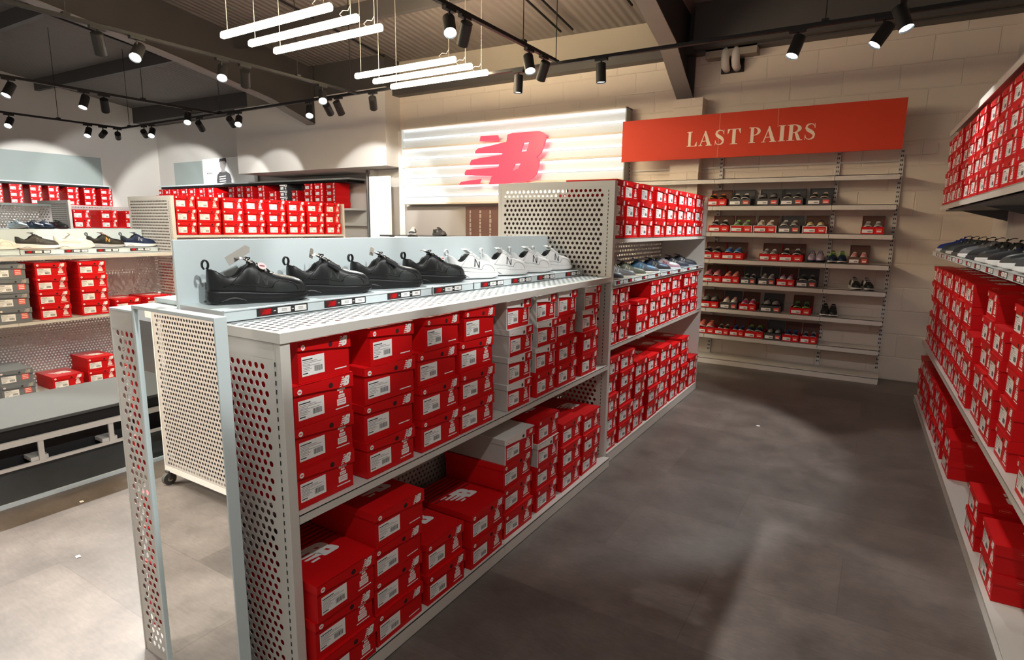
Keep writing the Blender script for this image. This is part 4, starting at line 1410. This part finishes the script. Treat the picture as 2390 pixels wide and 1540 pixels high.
for k, y in enumerate((1.655, 1.935, 2.195, 2.440, 2.712)):
    trainer_at(FL[k], -5.86, y, 1.1675, R(84), FLN[k], 'running shoes on the left riser')
SM = lambda p, L=0.27, c=1.0: shoe_forms(L, p, False, c, False)
NAVY = SM(pal((0.015, 0.022, 0.045), (0.02, 0.03, 0.055), sole=(0.03, 0.04, 0.06)))
for k, (x, y, p, l) in enumerate(((-9.28, 3.03, SM(pal((0.45, 0.55, 0.6), sole=(0.6, 0.66, 0.7))), 'pale blue shoe on the pale far gondola tray'), (-9.28, 3.20, NAVY, 'first navy shoe on the pale far gondola tray'), (-9.28, 3.31, NAVY, 'second navy shoe on the pale far gondola tray'), (-9.28, 3.46, SM(pal((0.02, 0.02, 0.022), n=(0.4, 0.05, 0.04), sole=(0.06, 0.02, 0.02))), 'black shoe with red detail on the pale far gondola tray'))):
    trainer_at(p, x - 0.0, y, 1.2955, R(20), l, 'shoes on the pale far gondola')
trainer_at(SM(pal((0.5, 0.47, 0.45), (0.04, 0.04, 0.04), sole=(0.8, 0.78, 0.76))), -5.30, 6.08, 1.2655, R(-60), 'white and black shoe on the dark sales counter', 'shoes on the sales counter')
trainer_at(SM(pal((0.03, 0.028, 0.027), (0.06, 0.05, 0.05), sole=(0.05, 0.05, 0.05))), -5.02, 6.14, 1.2655, R(-20), 'black shoe on the dark sales counter', 'shoes on the sales counter')
for k, (x, lab) in enumerate(((-5.33, 'small white price card beneath the white and black counter shoe'), (-4.93, 'small white price card beneath the black counter shoe'))):
    mb = MB()
    mb.box((-0.11, -0.008, 0.0), (0.11, 0.0, 0.03), M['label'])
    mb.box((-0.07, -0.0085, 0.010), (-0.02, -0.008, 0.022), M['ink'])
    mb.box((0.0, -0.0085, 0.010), (0.05, -0.008, 0.022), M['ink'])
    o = mb.build('price_card')
    o.location = (x, 5.846, 1.225)
    tag(o, lab, 'price card', 'price cards on the counter edge')

# tall gondola shoe shelf
TG = [(3.262, pal((0.085, 0.09, 0.11), sole=(0.42, 0.34, 0.24)), 'slate shoe with tan sole, beside the perforated panel'),
      (3.47, pal((0.05, 0.05, 0.05), (0.13, 0.13, 0.13), sole=(0.55, 0.52, 0.44), lace=(0.6, 0.55, 0.3)), 'grey shoe with cream sole'),
      (3.66, pal((0.06, 0.065, 0.05), (0.10, 0.11, 0.08), sole=(0.62, 0.58, 0.46), n=(0.6, 0.58, 0.4)), 'olive shoe with white side letter'),
      (3.93, pal((0.03, 0.13, 0.26), (0.10, 0.11, 0.13), sole=(0.62, 0.60, 0.55), heel=(0.01, 0.01, 0.012), n=(0.1, 0.35, 0.55)), 'bright blue and black shoe'),
      (4.20, pal((0.02, 0.06, 0.13), (0.03, 0.03, 0.035), sole=(0.35, 0.4, 0.45), n=(0.2, 0.2, 0.2)), 'dark blue shoe'),
      (4.44, pal((0.42, 0.43, 0.46), (0.36, 0.24, 0.28), sole=(0.5, 0.55, 0.6), n=(0.3, 0.05, 0.1)), 'pale grey shoe with pink detail'),
      (4.68, pal((0.03, 0.035, 0.05), sole=(0.12, 0.14, 0.18)), 'charcoal shoe'),
      (4.92, pal((0.04, 0.045, 0.06), sole=(0.25, 0.28, 0.32), n=(0.5, 0.5, 0.5)), 'navy shoe nearest the gondola end')]
for y, p, l in TG:
    trainer_at(SM(p, 0.28), GX - 0.245, y - 0.07, 1.0808, R(38), l + ', on tall gondola shoe shelf', 'shoes on the tall gondola shelf')

# aisle wall shoe shelf (all toes to the aisle)
RW = [(0.02, pal((0.015, 0.035, 0.22), rough=0.75, sole=(0.55, 0.56, 0.6)), 'bright blue shoe at the back wall end'), (0.34, pal((0.03, 0.04, 0.05), rough=0.75, sole=(0.10, 0.12, 0.12)), 'dark teal shoe'),
      (0.64, pal((0.06, 0.07, 0.08), rough=0.75, sole=(0.62, 0.62, 0.62)), 'slate shoe with white sole'), (0.94, pal((0.03, 0.033, 0.04), rough=0.75, sole=(0.08, 0.08, 0.08)), 'plain charcoal shoe'),
      (1.22, pal((0.09, 0.09, 0.10), (0.15, 0.15, 0.16), rough=0.75, sole=(0.66, 0.66, 0.66)), 'grey shoe with white sole'), (1.55, pal((0.022, 0.022, 0.024), rough=0.75, sole=(0.04, 0.04, 0.05)), 'all black shoe'),
      (1.86, pal((0.018, 0.018, 0.02), (0.03, 0.03, 0.03), rough=0.75, sole=(0.7, 0.7, 0.7), n=(0.45, 0.45, 0.45)), 'black shoe with white sole'), (2.17, pal((0.018, 0.018, 0.02), vamp=(0.01, 0.02, 0.15), rough=0.75, sole=(0.7, 0.7, 0.7), n=(0.4, 0.4, 0.4)), 'black shoe with blue tongue'),
      (2.46, pal((0.02, 0.02, 0.022), (0.05, 0.05, 0.05), rough=0.75, sole=(0.72, 0.72, 0.72)), 'black and grey shoe with chunky white sole'), (2.76, pal((0.06, 0.06, 0.065), rough=0.75, sole=(0.7, 0.7, 0.7)), 'mid-grey shoe next to the frame edge'), (3.05, pal((0.02, 0.02, 0.022), rough=0.75, sole=(0.05, 0.05, 0.05)), 'black shoe cut by the frame edge')]
for s, p, l in RW:
    pos = RUM @ Vector((-0.305, s + 0.05, 1.2365))
    trainer_at(shoe_forms(0.298, p, False, 1.35, False, 0, 1.2), pos.x, pos.y, pos.z, RUA - R(12), '%s, on the aisle wall shoe shelf' % l, 'shoes on the aisle wall shelf')

# ================================================================== open shoe boxes on the banner wall unit
def open_box(w, kind):
    """shallow open tray with its lid stood up behind"""
    body, lidm = {'red': ('red', 'red_lid'), 'dark': ('darkcard', 'darkcard'), 'brown': ('browncard', 'browncard'), 'white': ('red', 'whitecard')}[kind]
    t = bpy.data.objects.new('open_shoe_box', None)
    COL.objects.link(t)
    d, h, k = 0.215, 0.064, 0.003
    mb = MB()
    mb.box((0, 0, 0), (w, d, k), M[body])
    mb.box((0, 0, k), (w, k, h), M[body])
    mb.box((0, d - k, k), (w, d, h), M[body])
    mb.box((0, k, k), (k, d - k, h), M[body])
    mb.box((w - k, k, k), (w, d - k, h), M[body])
    if kind == 'white':
        mb.box((-0.001, -0.002, 0), (0.005, 0, h), M['whitecard'])
        mb.box((w - 0.005, -0.002, 0), (w + 0.001, 0, h), M['whitecard'])
        mb.box((0, -0.002, h - 0.003), (w, 0, h + 0.001), M['whitecard'])
    mb.build('box_tray', t)
    mb = MB()
    mb.prism([(0, d + 0.004, 0.0), (w, d + 0.004, 0.0), (w, d + 0.024, 0.165), (0, d + 0.024, 0.165)], (0, 0.004, 0), M['browncard'] if kind != 'dark' else M['darkcard'])
    mb.prism([(0, d - 0.006, 0.085), (0, d + 0.004, 0.085), (0, d + 0.024, 0.165), (0, d + 0.012, 0.165)], (0.002, 0, 0), M[lidm])
    mb.prism([(w - 0.002, d - 0.006, 0.085), (w - 0.002, d + 0.004, 0.085), (w - 0.002, d + 0.024, 0.165), (w - 0.002, d + 0.012, 0.165)], (0.002, 0, 0), M[lidm])
    mb.build('lid', t)
    mb = MB()
    mb.box((w * 0.06, -0.0032, 0.010), (w * 0.52, -0.002, 0.040), M['label'])
    mb.box((w * 0.30, -0.0036, 0.016), (w * 0.48, -0.0032, 0.028), M['ink'])
    mb.build('size_label', t)
    mb = MB()
    mb.box((w * 0.66, -0.0032, 0.012), (w * 0.92, -0.002, 0.046), M['coral'])
    mb.box((w * 0.70, -0.0036, 0.018), (w * 0.88, -0.0032, 0.028), M['white'])
    mb.build('price_sticker', t)
    return t
OPX, OPY = 'open_shoe_box', 6.30
random.seed(21)
c_ = dict(black=(0.02, 0.02, 0.022), orange=(0.55, 0.16, 0.02), white=(0.62, 0.60, 0.57), green=(0.22, 0.50, 0.10), cream=(0.55, 0.47, 0.38), grey=(0.22, 0.21, 0.21), yellow=(0.5, 0.42, 0.2), blue=(0.04, 0.18, 0.5), navy=(0.012, 0.02, 0.06), pink=(0.60, 0.22, 0.24), salmon=(0.65, 0.20, 0.15), magenta=(0.45, 0.03, 0.12), lime=(0.3, 0.55, 0.05), lilac=(0.4, 0.33, 0.42), red=(0.6, 0.07, 0.05))
ROWS = [  # (x0, x1, box, shoe colour, second colour)
 [(-1.503, -1.362, 'red', 'black', 'orange'), (-1.34, -1.135, 'dark', 'black', 'white'), (-1.081, -0.879, 'dark', 'grey', 'black'), (-0.865, -0.666, 'dark', 'black', 'grey'), (-0.633, -0.43, 'dark', 'black', 'cream')],
 [(-1.498, -1.321, 'red', 'black', 'white'), (-1.306, -1.101, 'white', 'grey', 'green'), (-1.087, -0.877, 'white', 'cream', 'white'), (-0.863, -0.668, 'dark', 'grey', 'white'), (-0.647, -0.443, 'white', 'yellow', 'black'), (-0.167, 0.013, 'red', 'grey', 'white')],
 [(-1.509, -1.378, 'red', 'black', 'grey'), (-1.372, -1.163, 'red', 'blue', 'grey'), (-1.013, -0.840, 'red', 'grey', 'white'), (-0.835, -0.621, 'red', 'black', 'white'), (-0.601, -0.444, None, 'lilac', 'navy'), (-0.43, -0.255, None, 'navy', 'lime'), (-0.241, -0.079, 'brown', 'pink', 'cream')],
 [(-1.504, -1.357, 'red', 'pink', 'magenta'), (-1.352, -1.183, 'red', 'salmon', 'pink'), (-1.169, -1.026, 'dark', 'black', 'white'), (-1.005, -0.847, 'dark', 'grey', 'white'), (-0.833, -0.673, 'red', 'lilac', 'magenta'), (-0.659, -0.481, 'dark', 'black', 'grey'), (-0.263, -0.037, None, 'black', 'white')],
 [(-1.51, -1.368, 'red', 'grey', 'black'), (-1.353, -1.183, 'dark', 'white', 'salmon'), (-1.166, -1.004, 'red', 'magenta', 'white'), (-0.963, -0.772, 'dark', 'grey', 'black'), (-0.687, -0.506, 'red', 'black', 'green'), (-0.443, -0.288, None, 'black', 'black')],
 [(-1.512, -1.388, 'red', 'salmon', 'red'), (-1.386, -1.244, 'red', 'black', 'cream'), (-1.238, -1.096, 'red', 'navy', 'blue'), (-1.091, -0.91, 'red', 'navy', 'lime'), (-0.903, -0.745, 'dark', 'grey', 'black'), (-0.737, -0.588, 'red', 'navy', 'blue'), (-0.577, -0.429, 'red', 'navy', 'cream')]]
SCACHE = {}
SHELFN = ['top shoe shelf', 'second shoe shelf', 'third shoe shelf', 'fourth shoe shelf', 'fifth shoe shelf', 'lowest shoe shelf']
for r, row in enumerate(ROWS):
    z = BS_Z[r + 1]
    for k, (a, b, kind, c1, c2) in enumerate(row):
        if k == 0:
            a = b - 0.20          # cut off by the gondola in front
        w = b - a
        key = (c1, c2)
        if key not in SCACHE:
            SCACHE[key] = shoe_forms(0.25, pal(c_[c1], c_[c2], c_[c1], c_[c2], c_[c1], sole=c_['white'] if (r + k) % 2 else c_[c2], n=c_[c2], lace=c_[c2]), False, 1.05, False, 0, 1.15)
        desc = c1 + (' and ' + c2 if c2 != c1 else '')
        nm = {'red': 'red', 'dark': 'charcoal', 'brown': 'brown', 'white': 'white-rimmed red'}.get(kind)
        if kind:
            o = open_box(w, kind)
            o.location = (a, 6.276, z)
            tag(o, 'open %s box of %s shoes, %s on %s' % (nm, desc, ORD[k], SHELFN[r]), 'shoe box', 'open boxes on the banner wall unit')
        for s in (0, 1):
            x = a + w * (0.28 if s == 0 else 0.72)
            sd = 'left-hand' if s == 0 else 'right-hand'
            if kind:
                loc = (x, 6.456, z + 0.016)
                lab = '%s %s shoe in the %s open box, %s' % (sd, desc, ORD[k], SHELFN[r])
                o = put_shoe(SCACHE[key], loc, R(-90 + random.uniform(-2, 2)), lab, 'shoes in open boxes', R(-15), min(0.73, 0.22 * w / 0.0575))
            else:
                loc = (x, 6.515 - 0.02, z + 0.001)
                lab = '%s %s shoe of the unboxed pair, %s' % (sd, desc, SHELFN[r])
                o = put_shoe(SCACHE[key], loc, R(-90 + (18 if r == 3 else 4)), lab, 'unboxed pairs on the wall unit', 0, 0.86)

# ================================================================== lit logo sign
SX0, SX1, SZ0, SZ1 = -5.766, -2.515, 1.680, 2.687
t = thing('lightbox_sign', 'white backlit slatted sign carrying the glowing red logo', 'sign', (SX0, 6.54, SZ0))
Wd, Ht = SX1 - SX0, SZ1 - SZ0
mb = MB()
mb.box((0, -0.10, 0), (Wd, -0.09, Ht), M['boxglow'])
mb.build('back_slat', t)
mb = MB()
mb.box((0, -0.09, 0), (Wd, 0, Ht), M['metal_cool'])
mb.box((-0.012, -0.17, 0), (0, -0.0, Ht), M['metal_cool'])
mb.box((Wd, -0.17, -0.01), (Wd + 0.014, 0.0, Ht + 0.012), M['acrylic'])
mb.box((-0.012, -0.17, Ht), (Wd + 0.014, 0.0, Ht + 0.012), M['ledge'])
mb.build('sign_case', t)
for k, z in enumerate((2.672, 2.555, 2.408, 2.300, 2.165, 2.050, 1.915, 1.800)):
    mb = MB()
    mb.cyl((0.0, -0.125 if k % 2 else -0.115, z - SZ0), (Wd, -0.125 if k % 2 else -0.115, z - SZ0), 0.011, M['tubeglow'], n=8)
    mb.build('light_tube', t)
for z in (2.437, 2.187, 1.937, 1.694):
    mb = MB()
    mb.prism([(0, -0.10, z - SZ0 - 0.016), (0, -0.165, z - SZ0 - 0.010), (0, -0.165, z - SZ0 + 0.006), (0, -0.10, z - SZ0 + 0.016)], (Wd, 0, 0), M['ledge'])
    mb.build('slat_ledge', t)
mb = MB()
H = 0.599
put_logo(mb, lambda x, y, z: (-4.744 - SX0 + x * H, 6.352 - 6.54 - 0.02 - z, 1.914 - SZ0 + y * H), M['redglow'], LOGO_DEEP)
mb.build('sign_logo', t)

# ================================================================== orange banner with its lettering
t = thing('banner_sign', 'long orange-red banner with cream serif lettering over the wall shelves', 'sign', (-2.465, 6.185, 2.092))
mb = MB()
mb.box((0, 0, 0), (2.538, 0.015, 0.419), M['banner'])
mb.build('banner_panel', t)
for xs, lean in ((1.002, 0.004), (1.537, -0.006)):
    mb = MB()
    mb.prism([(xs - 0.004, -0.0012, 0.0 if lean > 0 else 0.25), (xs + 0.004, -0.0012, 0.0 if lean > 0 else 0.25), (xs + 0.004 + lean, -0.0012, 0.419), (xs - 0.004 + lean, -0.0012, 0.419)], (0, 0.0012, 0), M['seam'])
    mb.build('banner_seam', t)
for xs in (0.25, 2.3):
    mb = MB()
    mb.box((xs - 0.02, 0.015, 0.18), (xs + 0.02, 0.361, 0.21), M['metal'])
    mb.build('wall_arm', t)
def rct(x0, x1, y0, y1):
    return [(x0, y0), (x1, y0), (x1, y1), (x0, y1)]
def ribbon(pts):
    L_, R_ = [], []
    for i, (x, y, w) in enumerate(pts):
        a, b = pts[max(0, i - 1)], pts[min(len(pts) - 1, i + 1)]
        d = Vector((b[0] - a[0], b[1] - a[1])).normalized()
        L_.append((x - d.y * w / 2, y + d.x * w / 2))
        R_.append((x + d.y * w / 2, y - d.x * w / 2))
    return [[L_[i], L_[i + 1], R_[i + 1], R_[i]] for i in range(len(pts) - 1)]
def bowl():
    out = []
    n = 14
    for k in range(n):
        a0, a1 = math.pi / 2 - math.pi * k / n, math.pi / 2 - math.pi * (k + 1) / n
        o = lambda a: (0.42 + 0.54 * max(0, math.cos(a)), 0.735 + 0.265 * math.sin(a))
        i = lambda a: (0.42 + 0.29 * max(0, math.cos(a)), 0.735 + 0.225 * math.sin(a))
        out.append([o(a0), i(a0), i(a1), o(a1)])
    return out + [rct(0.1, 0.42, 0.955, 1.0), rct(0.3, 0.42, 0.47, 0.512)]
SPTS = [(0.84, 0.70, 0.03), (0.82, 0.83, 0.05), (0.72, 0.93, 0.05), (0.55, 0.972, 0.05), (0.36, 0.95, 0.09), (0.22, 0.86, 0.15), (0.19, 0.74, 0.19), (0.30, 0.62, 0.22), (0.50, 0.53, 0.23), (0.70, 0.42, 0.22), (0.81, 0.29, 0.19), (0.78, 0.15, 0.15), (0.64, 0.05, 0.09), (0.46, 0.026, 0.05), (0.28, 0.06, 0.05), (0.17, 0.17, 0.05), (0.14, 0.31, 0.03)]
GLY = {'L': [rct(0.14, 0.40, 0, 1), rct(0.0, 0.54, 0.96, 1.0), rct(0, 1, 0, 0.042), [(0.80, 0.04), (1.0, 0.04), (1.0, 0.30), (0.97, 0.30)]],
       'A': [[(0.10, 0.02), (0.17, 0.02), (0.50, 0.94), (0.47, 1.0)], [(0.45, 1.0), (0.52, 1.0), (0.92, 0.02), (0.66, 0.02), (0.40, 0.80)], rct(0.20, 0.70, 0.29, 0.33), rct(0.0, 0.28, 0, 0.04), rct(0.55, 1.0, 0, 0.04)],
       'S': ribbon(SPTS) + [[(0.82, 0.70), (0.87, 0.70), (0.87, 1.0), (0.84, 1.0)], [(0.11, 0.0), (0.14, 0.0), (0.16, 0.31), (0.11, 0.31)]],
       'T': [rct(0.37, 0.63, 0, 1), rct(0, 1, 0.955, 1.0), [(0.0, 0.68), (0.03, 0.68), (0.18, 0.96), (0.0, 0.96)], [(1.0, 0.68), (0.97, 0.68), (0.82, 0.96), (1.0, 0.96)], rct(0.22, 0.78, 0, 0.04)],
       'P': [rct(0.14, 0.40, 0, 1), rct(0, 0.3, 0.96, 1.0), rct(0, 0.56, 0, 0.04)] + bowl(),
       'I': [rct(0.22, 0.78, 0, 1), rct(0, 1, 0.96, 1.0), rct(0, 1, 0, 0.04)],
       'R': [rct(0.13, 0.37, 0, 1), rct(0, 0.3, 0.96, 1.0), rct(0, 0.5, 0, 0.04), [(0.48, 0.50), (0.66, 0.50), (0.90, 0.0), (0.66, 0.0)], rct(0.66, 1.0, 0, 0.04)] + [[(p[0] * 0.95, p[1]) for p in q] for q in bowl()]}
for ch, x0, x1 in (('L', -1.771, -1.672), ('A', -1.655, -1.522), ('S', -1.505, -1.397), ('T', -1.378, -1.257), ('P', -1.180, -1.072), ('A', -1.065, -0.933), ('I', -0.918, -0.858), ('R', -0.845, -0.712), ('S', -0.705, -0.598)):
    mb = MB()
    for i, p in enumerate(GLY[ch]):
        mb.prism([(x0 + 2.465 + q[0] * (x1 - x0), -0.0004 - 0.00004 * i, 0.121 + q[1] * 0.143) for q in p], (0, -0.0016, 0), M['banner_txt'])
    mb.build('letter', t)

# ================================================================== track lighting
TZ = 2.80
def track(label, a, b, rods):
    a, b = Vector(a), Vector(b)
    t = thing('track_rail', label, 'lighting track', (a.x, a.y, TZ))
    d = b - a
    mb = MB()
    if abs(d.x) > abs(d.y):
        mb.box((0, -0.017, -0.012), (d.x, 0.017, 0.014), M['black'])
    else:
        mb.box((-0.017, 0, -0.012), (0.017, d.y, 0.014), M['black'])
    mb.build('rail', t, bevel=0.002)
    for u in rods:
        p = d * u
        w = a + p
        mb = MB()
        mb.cyl((p.x, p.y, 0.014), (p.x, p.y, ceil_z(w.x, w.y) - TZ - 0.005), 0.004, M['black'], n=8)
        mb.box((p.x - 0.022, p.y - 0.022, 0.012), (p.x + 0.022, p.y + 0.022, 0.03), M['black'])
        mb.build('suspension_rod', t)
    return t
track('long black lighting track running along the back wall', (-10.05, 4.83), (0.95, 4.83), (0.02, 0.23, 0.45, 0.68, 0.87))
track('black lighting track farthest toward the left wall', (-10.05, -0.6), (-10.05, 4.81), (0.2, 0.55, 0.85))
track('second black lighting track counted from the left wall', (-7.55, -0.6), (-7.55, 4.81), (0.15, 0.5, 0.83))
track('black lighting track passing above the first pendant bars', (-5.0, -0.6), (-5.0, 4.81), (0.15, 0.5, 0.86))
track('black lighting track crossing above the low gondola shoes', (-2.53, -0.6), (-2.53, 4.74), (0.2, 0.5, 0.9))
track('black lighting track over the right-hand aisle', (-0.03, -1.2), (-0.03, 4.74), (0.2, 0.62, 0.93))

def make_spot():
    t = bpy.data.objects.new('track_spotlight', None)
    COL.objects.link(t)
    mb = MB(); mb.box((-0.018, -0.055, -0.032), (0.018, 0.055, -0.010), M['black']); mb.build('adapter', t, bevel=0.002)
    mb = MB(); mb.cyl((0, 0, -0.03), (0, 0, -0.075), 0.008, M['black'], n=10); mb.cyl((0, 0, -0.070), (0, 0, -0.085), 0.014, M['black'], n=12); mb.build('stem', t)
    mb = MB()
    mb.cyl((0, 0, 0.062), (0, 0, -0.088), 0.041, M['black'], n=24, cap1=False)
    mb.cyl((0, 0, -0.088), (0, 0, -0.075), 0.041, M['black'], r1=0.036, n=24, cap0=False, cap1=False)
    mb.cyl((0, 0, 0.062), (0, 0, 0.066), 0.036, M['black'], n=24)
    h = mb.build('lamp_head', t, smooth=False)
    h.location = (0, 0, -0.115)
    mb = MB(); mb.cyl((0, 0, -0.074), (0, 0, -0.078), 0.0365, M['lens'], n=24); mb.build('lens', h)
    return t
SPOT = None
SPD = None
def spot(pos, target, label, power=1.0, angle=58):
    global SPOT
    if SPOT is None:
        o = SPOT = make_spot()
    else:
        o = copy_tree(SPOT)
    o.location = (pos[0], pos[1], TZ)
    along_x = abs(pos[1] - 4.83) < 0.02
    o.rotation_euler = (0, 0, R(90) if along_x else 0)
    tag(o, label, 'spotlight', 'black track spotlights')
    hd = [c for c in o.children if c.name.startswith('lamp_head')][0]
    hp = Vector((pos[0], pos[1], TZ - 0.115))
    d = (Vector(target) - hp).normalized()
    q = (-d).to_track_quat('Z', 'Y')
    qq = o.rotation_euler.to_quaternion().inverted() @ q
    hd.rotation_mode = 'QUATERNION'
    hd.rotation_quaternion = qq
    ld = bpy.data.lights.new('spot_beam', 'SPOT')
    ld.energy = SPOT_W * power
    ld.spot_size = R(angle)
    ld.spot_blend = 0.25
    ld.shadow_soft_size = 0.03
    ld.color = (0.98, 1.0, 0.97)
    lo = bpy.data.objects.new('spot_beam', ld)
    COL.objects.link(lo)
    lo.location = hp + d * 0.095
    lo.rotation_euler = (-d).to_track_quat('Z', 'Y').to_euler()
    return o
SP = [
 # track by the left wall
 ((-10.05, 3.43), (-8.6, 2.2, 0.8), 'lit spotlight at the far left on the left wall track', 1),
 ((-10.05, 4.36), (-8.9, 3.3, 0.8), 'lit spotlight, one of the pair ending the left wall track', 1),
 ((-10.05, 4.56), (-13.5, 4.95, 1.62), 'spotlight turned to the wall, pair ending the left wall track', 3.2, 42),
 ((-10.05, 4.76), (-13.5, 6.5, 1.5), 'spotlight at the corner of the left wall track', 0.6),
 # second track
 ((-7.55, 2.61), (-6.9, 1.2, 0.3), 'lit spotlight cut by the left picture edge, second track', 0.5),
 ((-7.55, 3.27), (-6.8, 2.2, 0.3), 'lit spotlight of the middle pair, second track', 0.5),
 ((-7.55, 3.47), (-8.9, 4.2, 1.0), 'spotlight turned away in the middle pair, second track', 1),
 ((-7.55, 4.41), (-6.2, 3.4, 0.8), 'lit spotlight at the end of the second track', 1),
 # third track
 ((-5.0, 2.30), (-6.0, 3.0, 0.9), 'unlit looking spotlight over the left low gondola', 0.4),
 ((-5.0, 2.57), (-3.2, 0.6, 0.0), 'bright spotlight beside the unlit one, third track', 1.6),
 ((-5.0, 3.26), (-3.4, 2.0, 0.4), 'bright spotlight left of the first pendant bars', 1.2),
 ((-5.0, 3.48), (-6.4, 4.4, 1.0), 'tilted dark spotlight below the first pendant bars', 1),
 ((-5.0, 4.35), (-3.6, 3.2, 0.8), 'lit spotlight ending the third track', 1),
 # fourth track
 ((-2.53, 3.27), (-1.3, 2.0, 0.5), 'lit spotlight above the pendant bars on the fourth track', 1),
 ((-2.53, 3.44), (-3.6, 4.2, 1.2), 'dark spotlight tilted left on the fourth track', 1),
 ((-2.53, 4.30), (-1.8, 3.6, 0.9), 'lit spotlight near the crossing of the two tracks', 0.9),
 ((-2.53, 4.54), (-3.5, 5.2, 1.2), 'dark tilted spotlight at the end of the fourth track', 0.8),
 # back wall track
 ((-9.42, 4.83), (-12.4, 7.2, 1.6), 'dark spotlight first on the back wall track', 3.4, 44),
 ((-9.21, 4.83), (-7.8, 3.6, 0.8), 'lit spotlight paired with the first on the back wall track', 0.9),
 ((-7.99, 4.83), (-9.2, 6.26, 1.75), 'dark spotlight third along the back wall track', 0.6, 46),
 ((-7.29, 4.83), (-8.30, 6.26, 1.90), 'dark spotlight beside a lit one before the second roof beam', 0.5, 44),
 ((-7.13, 4.83), (-5.8, 3.6, 0.9), 'lit spotlight beside a dark one before the second roof beam', 0.9),
 ((-5.78, 4.83), (-4.6, 3.7, 0.8), 'lit spotlight under the foot of the second roof beam', 0.9),
 ((-5.47, 4.83), (-6.25, 6.26, 1.85), 'dark spotlight between the beam foot and the counter', 0.6, 48),
 ((-5.30, 4.83), (-5.6, 6.0, 1.3), 'small dark spotlight facing the counter', 0.6),
 ((-4.77, 4.83), (-6.0, 6.30, 1.5), 'lit spotlight beneath the second pendant bars', 0.4),
 ((-2.95, 4.83), (-3.1, 4.9, 0.0), 'straight hanging dark spotlight over the red logo sign', 0.35),
 ((-2.14, 4.83), (-2.05, 4.95, 0.0), 'straight hanging dark spotlight left of the roof beam', 0.35),
 ((-0.65, 4.83), (-1.10, 4.15, 0.9), 'lit spotlight over the right end of the banner', 0.75),
 ((-0.03, 4.52), (0.50, 4.15, 1.3), 'upper lit spotlight of the top right pair', 0.22),
 ((-0.13, 4.83), (-0.75, 4.5, 1.6), 'lower lit spotlight of the top right pair', 0.35),
 # unseen heads above and behind the view, added for their light
 ((-5.0, 1.10), (-2.9, 0.2, 0.0), 'added unseen spotlight over the bright floor by the mirror', 1.6),
 ((-5.0, 0.90), (-5.9, 1.9, 0.9), 'added unseen spotlight lighting the running shoe gondola', 0.25),
 ((-2.53, 1.90), (-1.35, 1.5, 0.4), 'added unseen spotlight lighting the low gondola shoes', 0.9),
 ((-2.53, 0.60), (-2.3, 0.0, 0.0), 'added unseen spotlight over the floor in front of the mirror', 0.9),
 ((-0.03, 2.30), (-1.75, 2.5, 1.36), 'unseen aisle spotlight turned on the white trainers', 0.45, 36),
 ((-0.03, 0.70), (-1.75, 1.15, 1.32), 'unseen aisle spotlight turned on the black trainers', 0.66, 36),
 ((-0.03, 1.95), (-1.75, 1.9, 1.30), 'unseen aisle spotlight turned on the middle of the riser', 0.5, 36),
 ((-0.03, 0.20), (-1.35, 1.3, 0.4), 'added unseen aisle spotlight turned on the low gondola boxes', 0.32),
 ((-0.03, 2.65), (-1.27, 4.0, 1.45), 'added unseen aisle spotlight turned on the tall gondola boxes', 0.6, 40),
 ((-0.03, 1.60), (0.50, 3.4, 0.9), 'added unseen aisle spotlight turned on the aisle wall boxes', 0.4),
]
for q in SP:
    spot(*q)

# ================================================================== linear pendants
def pendant(y, x0, x1, label):
    t = thing('linear_pendant', label, 'pendant light', (x0, y, TZ), 0, 'warm linear pendants')
    L = x1 - x0
    mb = MB()
    mb.box((0, -0.020, -0.024), (L, 0.020, 0.020), M['led'])
    mb.build('diffuser', t, bevel=0.012)
    mb = MB()
    mb.box((0.004, -0.010, 0.020), (L - 0.004, 0.010, 0.026), M['whitecard'])
    mb.build('housing', t)
    for u in (0.06, 0.94):
        mb = MB()
        mb.cyl((L * u, 0, 0.024), (L * u, 0, ceil_z(x0 + L * u, y) - TZ - 0.004), 0.0025, M['cable'], n=6)
        mb.build('cable', t)
    mb = MB()
    mb.tube([(L * 0.88, 0, 0.024), (L * 0.85, 0, 0.05), (L * 0.88, 0, 0.07), (L * 0.92, 0, 0.06), (L * 0.94, 0, 0.09)], 0.0025, M['cable'], n=6)
    mb.build('flex', t)
for k, y in enumerate((2.90, 3.135, 3.365)):
    pendant(y, -4.42, -3.215, '%s bar of the upper, nearer trio of warm pendants' % ('longest-looking first', 'middle', 'lowest')[k])
for k, y in enumerate((4.29, 4.53, 4.78)):
    pendant(y, -4.455, -3.255, '%s bar of the farther trio of warm pendants before the logo sign' % ('top', 'middle', 'lowest')[k])
for k, y in enumerate((1.45, 1.68, 0.02, 0.25)):  # unseen: first pair inferred from an overhead glow, second pair added for light
    pendant(y, -4.42, -3.215, '%s warm pendant bar above the mirror floor, out of view' % ORD[k])

# floor litter: a small paper scrap on the aisle floor
for k, (x, y, lb) in enumerate(((-0.62, 4.4, 'tiny white paper scrap on the aisle floor'), (-2.75, 0.98, 'small white scrap on the pale floor by the mirror'), (-3.3, 1.22, 'small white scrap beside the fitting bench base'))):
    mb = MB()
    mb.prism([(-0.012, -0.005, 0.0005), (0.010, -0.009, 0.0005), (0.015, 0.006, 0.003), (-0.006, 0.008, 0.003)], (0, 0, 0.001), M['label'])
    o = mb.build('paper_scrap')
    o.location = (x, y, 0)
    tag(o, lb, 'litter')
